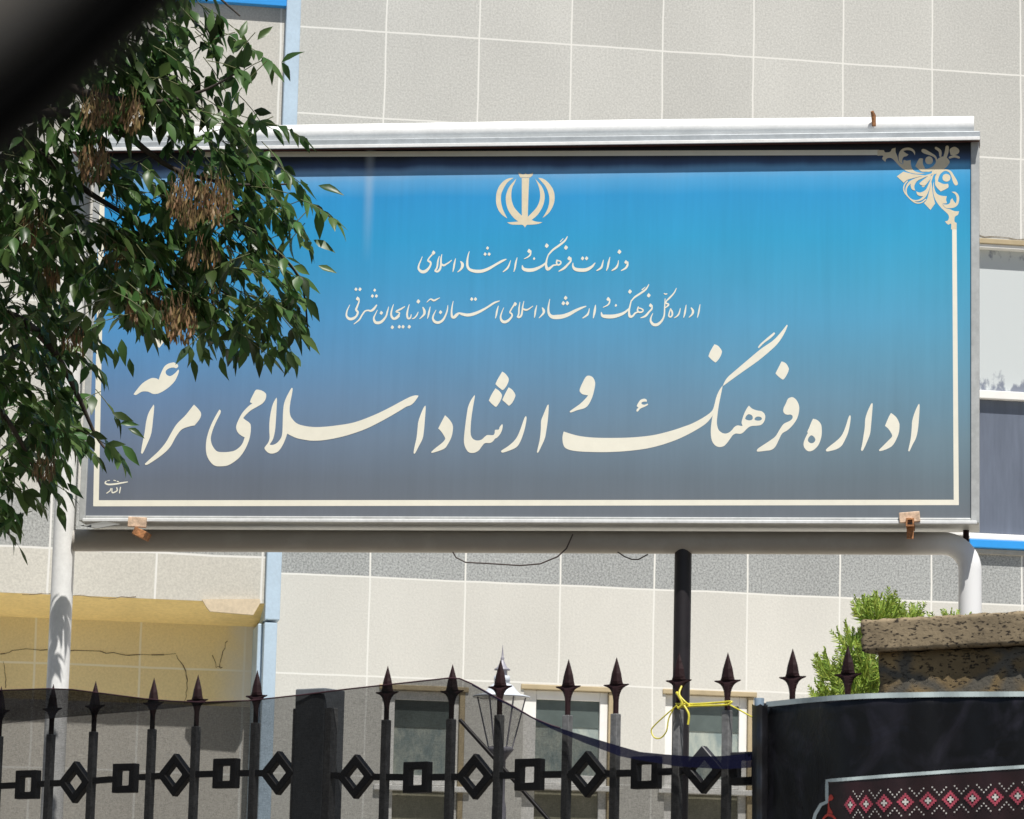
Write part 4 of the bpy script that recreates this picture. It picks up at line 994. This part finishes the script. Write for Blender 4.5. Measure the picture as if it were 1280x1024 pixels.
# ================================================================== garden lantern behind the fence
LY = 14.0
lp = at(627, 870, LY)
lan = empty('garden_lantern', (lp.x, LY, 0)); tag(lan, 'white post lantern with a pointed finial behind the spears', 'lamp')
s_ = LY/F_PX
def LZ(py): return at(627, py, LY).z
M_lw = mat('lantern_white', (.60, .63, .68), .4, noise=(12, .1)); M_lg = mat('lantern_grey', (.30, .29, .33), .45, noise=(14, .2))
z = LZ
w = MB(); w.lathe((0, 0, 0), [(.0005, z(806)), (1.2*s_, z(818)), (1.4*s_, z(821)), (2.6*s_, z(823)), (1.2*s_, z(826)), (1.2*s_, z(828))], 14); w.build('finial', M_lg, lan)
w = MB(); w.lathe((0, 0, 0), [(1.2*s_, z(824.5)), (3*s_, z(828)), (6*s_, z(834)), (10*s_, z(836.5)), (10*s_, z(838)), (6.5*s_, z(838)), (6.5*s_, z(845))], 20); w.build('upper_roof', M_lg, lan)
w = MB(); w.lathe((0, 0, 0), [(6.5*s_, z(845)), (10*s_, z(845)), (10*s_, z(852.5)), (8.5*s_, z(853)), (11*s_, z(854))], 20); w.build('collar', M_lw, lan)
w = MB(); w.lathe((0, 0, 0), [(8*s_, z(853)), (14*s_, z(857)), (19*s_, z(863)), (23*s_, z(867)), (36*s_, z(870.5)), (36*s_, z(872.5)), (34*s_, z(872.5)), (22*s_, z(870)), (6*s_, z(866))], 28); w.build('shade', M_lw, lan)
gl = mat('lantern_glass', (.7, .72, .72), .1)
gl.node_tree.nodes['Principled BSDF'].inputs['Alpha'].default_value = .06
w = MB(); w.lathe((0, 0, 0), [(29*s_, z(872)), (14*s_, z(934))], 6); w.build('glass', gl, lan)
w = MB()
for k in range(6):
    q = 2*math.pi*k/6; w.tube([(30*s_*math.cos(q), 30*s_*math.sin(q), z(872)), (14.5*s_*math.cos(q), 14.5*s_*math.sin(q), z(936))], 1.0*s_, 6)
w.build('glass_bars', M_lg, lan)
w = MB(); w.lathe((0, 0, 0), [(15*s_, z(934)), (17*s_, z(937)), (12*s_, z(943)), (7*s_, z(950)), (7*s_, z(1000)), (9*s_, z(1010)), (9*s_, 0.3), (22*s_, .2), (22*s_, 0)], 18); w.build('post', M_lg, lan)

# ================================================================== conifer shrub behind the pillar
rn = random.Random(21)
def leaf_mat(name, col, var, trans=.35, rough=.45):
    M = bpy.data.materials.new(name); M.use_nodes = True
    N = M.node_tree.nodes; L = M.node_tree.links; b = N['Principled BSDF']; b.inputs['Roughness'].default_value = rough
    b.inputs['Specular IOR Level'].default_value = .4
    geo = N.new('ShaderNodeNewGeometry'); hs = N.new('ShaderNodeHueSaturation'); hs.inputs['Color'].default_value = (*col, 1)
    r1 = N.new('ShaderNodeMapRange'); r1.inputs['To Min'].default_value = 1-var; r1.inputs['To Max'].default_value = 1+var; L.new(geo.outputs['Random Per Island'], r1.inputs['Value'])
    m2 = N.new('ShaderNodeMath'); m2.operation = 'FRACT'; m3 = N.new('ShaderNodeMath'); m3.operation = 'MULTIPLY'; m3.inputs[1].default_value = 7.31
    L.new(geo.outputs['Random Per Island'], m3.inputs[0]); L.new(m3.outputs[0], m2.inputs[0])
    r2 = N.new('ShaderNodeMapRange'); r2.inputs['To Min'].default_value = .475; r2.inputs['To Max'].default_value = .525; L.new(m2.outputs[0], r2.inputs['Value'])
    L.new(r1.outputs[0], hs.inputs['Value']); L.new(r2.outputs[0], hs.inputs['Hue']); L.new(hs.outputs[0], b.inputs['Base Color'])
    tl = N.new('ShaderNodeBsdfTranslucent'); L.new(hs.outputs[0], tl.inputs[0]); mx = N.new('ShaderNodeMixShader'); mx.inputs[0].default_value = trans
    L.new(b.outputs[0], mx.inputs[1]); L.new(tl.outputs[0], mx.inputs[2]); L.new(mx.outputs[0], N['Material Output'].inputs[0])
    return M
shr = empty('conifer_shrub', (at(1080, 900, 13.2).x, 13.2, 0)); tag(shr, 'bright green feathery conifer shrub behind the stone pillar', 'shrub')
base = Vector(shr.location)
ll = MB()
def spray(p, dr, ln, n=11):
    """a feathery scale-leaf twig: short blades off a curving axis"""
    dr = dr.normalized(); side = dr.cross(Vector((rn.uniform(-1, 1), rn.uniform(-1, 1), rn.uniform(-1, 1)))).normalized()
    q = p.copy()
    for i in range(n):
        t = i/n; dr = (dr+Vector((rn.uniform(-.12, .12), rn.uniform(-.12, .12), .05))).normalized(); q2 = q+dr*ln/n
        for sgn in (-1, 1):
            l = ln*.44*(1-t*.75)*rn.uniform(.7, 1.2); d2 = (dr*.8+side*sgn*.75+Vector((rn.uniform(-.3, .3),)*3)).normalized()
            wv = d2.cross(Vector((rn.uniform(-1, 1), -1, rn.uniform(-1, 1)))).normalized()*.0027
            ll.face([q-wv, q+d2*l*.5-wv*.9, q+d2*l, q+d2*l*.5+wv*.9, q+wv])
        q = q2
    wv = dr.cross(Vector((.3, -1, .2))).normalized()*.003
    ll.face([p-wv, q-wv*.2, q+wv*.2, p+wv])
blobs = [(1072, 832, 16, 20, 34), (1050, 846, 24, 20, 40), (1086, 866, 26, 30, 80), (1052, 880, 24, 20, 30), (1102, 776, 22, 10, 60), (1086, 778, 12, 10, 30), (1124, 786, 20, 8, 30), (1140, 790, 10, 8, 12), (1034, 884, 12, 14, 22), (1190, 790, 8, 8, 14), (1170, 796, 16, 6, 8), (1076, 860, 20, 20, 40), (1064, 812, 10, 10, 12)]
for (cx, cy, rx, ry, n) in blobs:
    for k in range(n):
        q = rn.uniform(0, 6.283); r = math.sqrt(rn.random()); y = 13.2+rn.uniform(-.22, .25)
        p = at(cx+rx*r*math.cos(q)*.7, cy+ry*r*math.sin(q)*.7, y)-base
        spray(p, Vector((.75*math.cos(q)+rn.uniform(-.4, .4), rn.uniform(-.5, .5), .9-.25*math.sin(q))), rn.uniform(.06, .12))
ll.keep = True
ll.build('foliage', leaf_mat('conifer_green', (.30, .40, .065), .45, .35, .6), shr)
w = MB(); w.tube([(.05, 0, 0), (0, 0, 1.2), (.03, 0, 2.5), (.1, 0, at(1110, 790, 13.2).z)], [.05, .04, .025, .006], 8)
for k in range(14):
    zz = rn.uniform(1.6, 2.7); w.tube([(0, 0, zz), (rn.uniform(-.2, .25), rn.uniform(-.2, .2), zz+.25)], [.012, .004], 5)
w.build('stem', mat('shrub_bark', (.08, .055, .03), .9), shr)

# ================================================================== ash tree at the left
rn = random.Random(77)
TY = 13.4
tb = Vector((-3.6, 13.0, 0)); tree = empty('ash_tree', tb)
tag(tree, 'leafy ash tree with hanging brown seed bunches in front of the sign', 'tree')
M_bark = mat('ash_bark', (.045, .035, .028), .85, noise=[(20, .3)], bump=(30, .5))
M_leaf = leaf_mat('ash_leaf', (.068, .128, .036), .62, .46, .36)
def bez(pts, n=6): return [Vector(p) for p in catmull([tuple(p) for p in pts], [0]*len(pts), closed=False, n=n)]
w = MB(); w.tube([p-tb for p in bez([tb, tb+Vector((.08, .03, 1.4)), tb+Vector((.02, .1, 2.8)), tb+Vector((.2, .25, 4.2)), tb+Vector((.15, .3, 5.6)), tb+Vector((.5, .3, 7.2))])], [.17-.0042*i for i in range(31)], 14)
w.build('trunk', M_bark, tree)
limbs = [  # (px, py, depth) runs traced from the photograph
    [(-430, 330, 13.2), (-200, 230, 13.3), (0, 178, 13.3), (40, 185, 13.3), (75, 210, 13.35), (110, 240, 13.4), (165, 275, 13.5), (230, 330, 13.6), (300, 380, 13.7)],
    [(-430, 100, 13.2), (-200, 110, 13.2), (0, 150, 13.2), (75, 140, 13.2), (150, 165, 13.2), (185, 190, 13.25), (222, 213, 13.3), (290, 230, 13.35), (370, 230, 13.4)],
    [(-430, 60, 13.2), (-150, 60, 13.1), (40, 90, 13.1), (110, 117, 13.1), (190, 128, 13.1), (250, 115, 13.05), (295, 92, 13.0)],
    [(-430, 420, 13.3), (-150, 380, 13.8), (0, 390, 14.2), (60, 430, 14.5), (95, 490, 14.7), (120, 545, 14.8), (140, 570, 14.8)],
    [(-430, 480, 13.3), (-150, 470, 13.9), (-20, 500, 14.4), (30, 560, 14.7), (55, 620, 14.9)],
    [(-430, 250, 13.4), (-150, 250, 13.8), (0, 270, 13.9), (90, 320, 13.9), (150, 380, 13.9), (200, 400, 13.9)],
    [(222, 213, 13.3), (280, 260, 13.35), (330, 300, 13.4), (375, 350, 13.45), (385, 420, 13.5)],
    [(-430, -150, 13.2), (-150, -160, 13.2), (60, -120, 13.2), (200, -60, 13.2), (300, 20, 13.1)],
]
for lb in limbs:
    pts = bez([at(x, y, d)-tb for x, y, d in lb], 5); n = len(pts)
    r0 = .026 if lb[0][0] < -300 else .008
    w = MB(); w.tube(pts, [r0*(1-i/(n-1))**1.1+.0032 for i in range(n)], 8); w.build('branch', M_bark, tree)
# where leaves may stand (silhouette in the picture), used with a depth for each clump
SIL = [(-330, -260), (250, -200), (300, -60), (292, 10), (318, 38), (345, 75), (340, 110), (346, 150), (330, 172), (362, 188), (396, 225), (398, 262), (388, 300), (396, 330), (392, 372), (380, 408), (384, 425), (352, 436), (320, 428), (280, 440), (255, 415), (235, 398), (205, 412), (186, 408), (158, 385), (140, 410), (128, 450), (130, 490), (142, 530), (130, 565), (108, 600), (92, 590), (82, 630), (62, 615), (40, 645), (0, 650), (-330, 640)]
HOLES = [((108, 165), (150, 148), (215, 150), (205, 178), (150, 190), (105, 186)), ((60, 165), (95, 160), (112, 175), (92, 195), (62, 184)), ((72, 226), (100, 232), (112, 262), (95, 262)), ((140, 228), (172, 226), (178, 252), (150, 250)),
         ((158, 250), (178, 258), (172, 282), (152, 272)), ((52, 330), (82, 336), (80, 352), (58, 346)), ((94, 356), (118, 352), (128, 380), (104, 384)), ((80, 450), (102, 448), (108, 475), (84, 486)), ((56, 556), (92, 550), (98, 585), (60, 590)), ((196, 262), (212, 258), (214, 280), (198, 282)), ((0, 335), (14, 340), (14, 356), (0, 356)), ((52, 595), (90, 590), (92, 640), (60, 640))]
def inside(x, y, pg):
    c = False; n = len(pg); j = n-1
    for i in range(n):
        (xi, yi), (xj, yj) = pg[i], pg[j]
        if (yi > y) != (yj > y) and x < (xj-xi)*(y-yi)/(yj-yi)+xi: c = not c
        j = i
    return c
def depth_at(x, y):
    if y > 480 and x < 88: return rn.uniform(14.5, 15.6)
    if y > 400 and x < 175: return 14.55+rn.uniform(-.45, .35)
    if y > 300 and x < 120: return 14.1+rn.uniform(-.5, .5)
    return 13.35+rn.uniform(-.4, .45)
LV = MB()
def leaflet(p, dr, up, ln, wd):
    dr = dr.normalized(); sd = dr.cross(up)
    if sd.length < 1e-4: sd = Vector((1, 0, 0))
    sd.normalize(); nn = sd.cross(dr).normalized(); cv = rn.uniform(.02, .34)*ln; fo = rn.uniform(.05, .6); tw = rn.uniform(-.9, .9); bnd = rn.uniform(-.12, .12)
    prof = [(0, .03), (.16, .55), (.36, 1.0), (.58, .85), (.8, .42), (1.0, .02)]
    vs = []
    for t, h in prof:
        c = p+dr*ln*t-nn*cv*t*t+sd*bnd*ln*t*t
        tq = tw*t; sd_, nn_ = sd*math.cos(tq)+nn*math.sin(tq), nn*math.cos(tq)-sd*math.sin(tq)
        vs += [c-sd_*wd*h*.5+nn_*wd*h*fo*.5, c, c+sd_*wd*h*.5+nn_*wd*h*fo*.5]
    fs = []
    for i in range(len(prof)-1):
        a = i*3; fs += [(a, a+1, a+4, a+3), (a+1, a+2, a+5, a+4)]
    LV.add(vs, fs, True)
TW = MB()
def compound(p, dr, ln, lsz, n=3):
    """an ash leaf: leaflets in pairs along a drooping rachis and one at its end"""
    dr = dr.normalized(); q = p.copy(); pts = [q.copy()]
    side = dr.cross(Vector((0, 0, 1)))
    if side.length < .1: side = Vector((1, 0, 0))
    side.normalize(); side = (side+Vector((0, rn.uniform(-.9, .9), rn.uniform(-.5, .5)))).normalized()
    up = side.cross(dr).normalized()
    for i in range(n):
        dr = (dr+Vector((0, 0, -.16))).normalized(); q = q+dr*ln/(n+.3); pts.append(q.copy())
        for s in (-1, 1):
            if rn.random() < .1: continue
            d2 = (dr*rn.uniform(.45, .9)+side*s*.9+Vector((rn.uniform(-.2, .2), rn.uniform(-.3, .3), -.30+rn.uniform(-.25, .2)))).normalized()
            leaflet(q+d2*.006, d2, (up+Vector((rn.uniform(-.5, .5), rn.uniform(-.5, .5), rn.uniform(-.5, .5)))), lsz*rn.uniform(.75, 1.15), lsz*rn.uniform(.33, .46))
    leaflet(q, (dr+Vector((0, 0, -.2))), up, lsz*rn.uniform(.95, 1.25), lsz*rn.uniform(.33, .45))
    TW.tube(pts, .0019, 4, False)
cnt = 0
tries = 0
while cnt < 1040 and tries < 60000:
    tries += 1
    x, y = rn.uniform(-120, 410), rn.uniform(-70, 670)
    if not inside(x, y, SIL): continue
    hole = any(inside(x, y, h) for h in HOLES)
    if hole and rn.random() < .96: continue
    # thinner in the upper right, denser low left
    dens = 1.0
    if y < 130 and x > 200: dens = .5
    if x > 300 and y > 180: dens = .8
    if rn.random() > dens: continue
    ang = math.atan2(.45+rn.uniform(-.5, .6), 1.0 if rn.random() < .8 else -1.0)
    dr = Vector((math.cos(ang), rn.uniform(-.55, .55), -math.sin(ang)))
    # the anchor sits back along the leaf so that the tip stays in the silhouette
    ln = rn.uniform(.13, .22); d = depth_at(x, y)
    tx, ty = x+dr.x*ln*.85*F_PX/d, y-dr.z*ln*.85*F_PX/d
    if not inside(tx, ty, SIL): 
        if rn.random() < .93: continue
    if any(inside((x+tx)/2, (y+ty)/2, h) for h in HOLES) and rn.random() < .85: continue
    compound(at(x, y, d)-tb, dr, ln, rn.uniform(.080, .116), rn.choice((2, 3, 3)))
    cnt += 1
# crown above and to the left of the picture, coarser, that shades the part in view
for k in range(210):
    x, y = rn.uniform(-560, 330), rn.uniform(-620, -40)
    if x > -100 and y > -60: continue
    if x > 250-(-y-60)*.25: continue
    d = 12.9+rn.uniform(-.9, .9); compound(at(x, y, d)-tb, Vector((rn.uniform(-1, 1), rn.uniform(-.8, .8), rn.uniform(-.9, .2))), rn.uniform(.18, .28), rn.uniform(.1, .13), 3)
for k in range(170):
    x, y = rn.uniform(-560, -90), rn.uniform(-60, 620)
    d = 13.4+rn.uniform(-.7, .7); compound(at(x, y, d)-tb, Vector((rn.uniform(-1, 1), rn.uniform(-.8, .8), rn.uniform(-.9, .2))), rn.uniform(.18, .28), rn.uniform(.1, .13), 3)
# stray leaf tips that stand clear of the crown in the photograph
for (x, y, dx, dy, s) in ((352, 78, 12, -8, .1), (300, 48, 10, -26, .09), (322, 50, 12, -18, .09), (352, 78, 14, 18, .08), (270, 28, -4, 22, .09), (262, 40, 2, -28, .1), (398, 232, 20, 8, .11), (396, 262, 8, 34, .12), (392, 300, 22, 10, .1), (398, 332, 16, 8, .08), (382, 372, 16, 20, .11), (376, 418, 22, 22, .11), (358, 440, 14, 22, .09),
                          (322, 440, 8, 30, .1), (240, 448, 4, 20, .09), (276, 446, 8, 28, .1), (248, 440, 16, 8, .07), (140, 516, 24, 8, .1), (150, 530, 22, -4, .08), (152, 556, 26, 26, .12), (160, 536, 20, 6, .08), (138, 556, 6, 30, .08), (72, 632, 12, 26, .12), (84, 604, 16, 14, .1), (60, 610, 2, 22, .09), (26, 640, -2, 26, .1), (152, 424, 4, 34, .12), (165, 395, 12, 20, .1), (162, 448, 2, 18, .085), (144, 436, 4, 22, .09)):
    d = 13.3 if y < 460 and x > 170 else 14.7
    leaflet(at(x, y, d)-tb, Vector((dx, rn.uniform(-8, 8), -dy)), Vector((rn.uniform(-.4, .4), -1, .5)), s, s*.36)
LV.keep = True; TW.keep = True
LV.build('crown', M_leaf, tree)
TW.build('leaf_stalks', mat('green_stalk', (.09, .10, .035), .6), tree)
# seed bunches
M_seed = leaf_mat('dry_ash_keys', (.21, .135, .062), .55, .3, .6)
def seeds(cx, cy, rx, ry, n, d):
    mb = MB()
    for k in range(n):
        q = rn.uniform(0, 6.283); r = math.sqrt(rn.random()); x, y = cx+rx*r*math.cos(q), cy-ry*.25+ry*r*math.sin(q)*.9
        p = at(x, y, d+rn.uniform(-.09, .09))-tb; dr = Vector((rn.uniform(-.35, .35), rn.uniform(-.35, .35), -1)).normalized()
        sd = dr.cross(Vector((rn.uniform(-1, 1), rn.uniform(-1, 1), .1))).normalized(); l = rn.uniform(.032, .052); wv = sd*l*.11
        b2 = dr.cross(sd)*l*rn.uniform(-.12, .12)
        mb.add([p, p+dr*l*.3-wv*.6, p+dr*l*.7-wv+b2, p+dr*l+b2, p+dr*l*.7+wv+b2, p+dr*l*.3+wv*.6], [(0, 1, 5), (1, 2, 4, 5), (2, 3, 4)])
        if k % 3 == 0: mb.tube([p, p+Vector((rn.uniform(-.015, .015), rn.uniform(-.01, .01), rn.uniform(.03, .06)))], .0011, 4, False)
    mb.keep = True; mb.build('seed_bunch', M_seed, tree)
for a in ((122, 140, 22, 20, 150, 12.95), (165, 145, 16, 20, 110, 12.95), (118, 205, 20, 26, 160, 13.0), (235, 255, 24, 32, 230, 12.9), (270, 255, 20, 30, 170, 12.92), (182, 385, 24, 26, 170, 13.2), (225, 405, 22, 26, 190, 13.0), (262, 380, 16, 18, 80, 13.2),
          (40, 285, 20, 22, 110, 13.2), (62, 345, 14, 14, 60, 13.5), (95, 425, 18, 20, 70, 13.9), (55, 585, 14, 16, 60, 14.4), (255, 320, 22, 12, 60, 13.0), (150, 315, 20, 16, 60, 13.2)): seeds(*a)

# ================================================================== car window frame close to the lens (out of focus)
cw = empty('car_window_frame', CAM+ray(0, 0)*.6); tag(cw, 'blurred black car window frame edge across the top left corner', 'car part')
cbase = Vector(cw.location)
def near(px, py, d): return CAM+ray(px, py)*d-cbase
def swept(name, dist, half, thick, mtl, d, seg=24):
    """a rounded bar following the window's curved corner; dist = how far from the frame's corner its middle runs"""
    nrm = Vector((.66, .75)); tg = Vector((.75, -.66)); mb = MB(); vs = []; fs = []; n = 12
    for i in range(seg+1):
        s = -320+640*i/seg; bend = -.00022*s*s*0.6
        c = nrm*(dist+bend)+tg*s
        cw_ = near(c.x, c.y, d); a = (near(c.x+nrm.x, c.y+nrm.y, d)-cw_)*half; fwd = (cw_+cbase-CAM).normalized()*thick
        for k in range(n):
            q = 2*math.pi*k/n; vs.append(cw_+a*math.copysign(abs(math.cos(q))**.6, math.cos(q))+fwd*math.copysign(abs(math.sin(q))**.6, math.sin(q)))
    for i in range(seg):
        for k in range(n): fs.append((i*n+k, i*n+(k+1) % n, (i+1)*n+(k+1) % n, (i+1)*n+k))
    mb.add(vs, fs, True); mb.face(vs[:n]); mb.face(vs[-n:]); return mb.build(name, mtl, cw)
swept('trim', -30, 105, .012, mat('grey_car_trim', (.15, .137, .12), .95, noise=(40, .15), spec=.05), .6)
swept('rubber_seal', 102, 30, .008, mat('black_rubber', (.003, .003, .003), .95, spec=.02), .597)
swept('glass_lip', 137, 20, .005, mat('grey_rubber_lip', (.058, .053, .047), .95, spec=.05), .602)
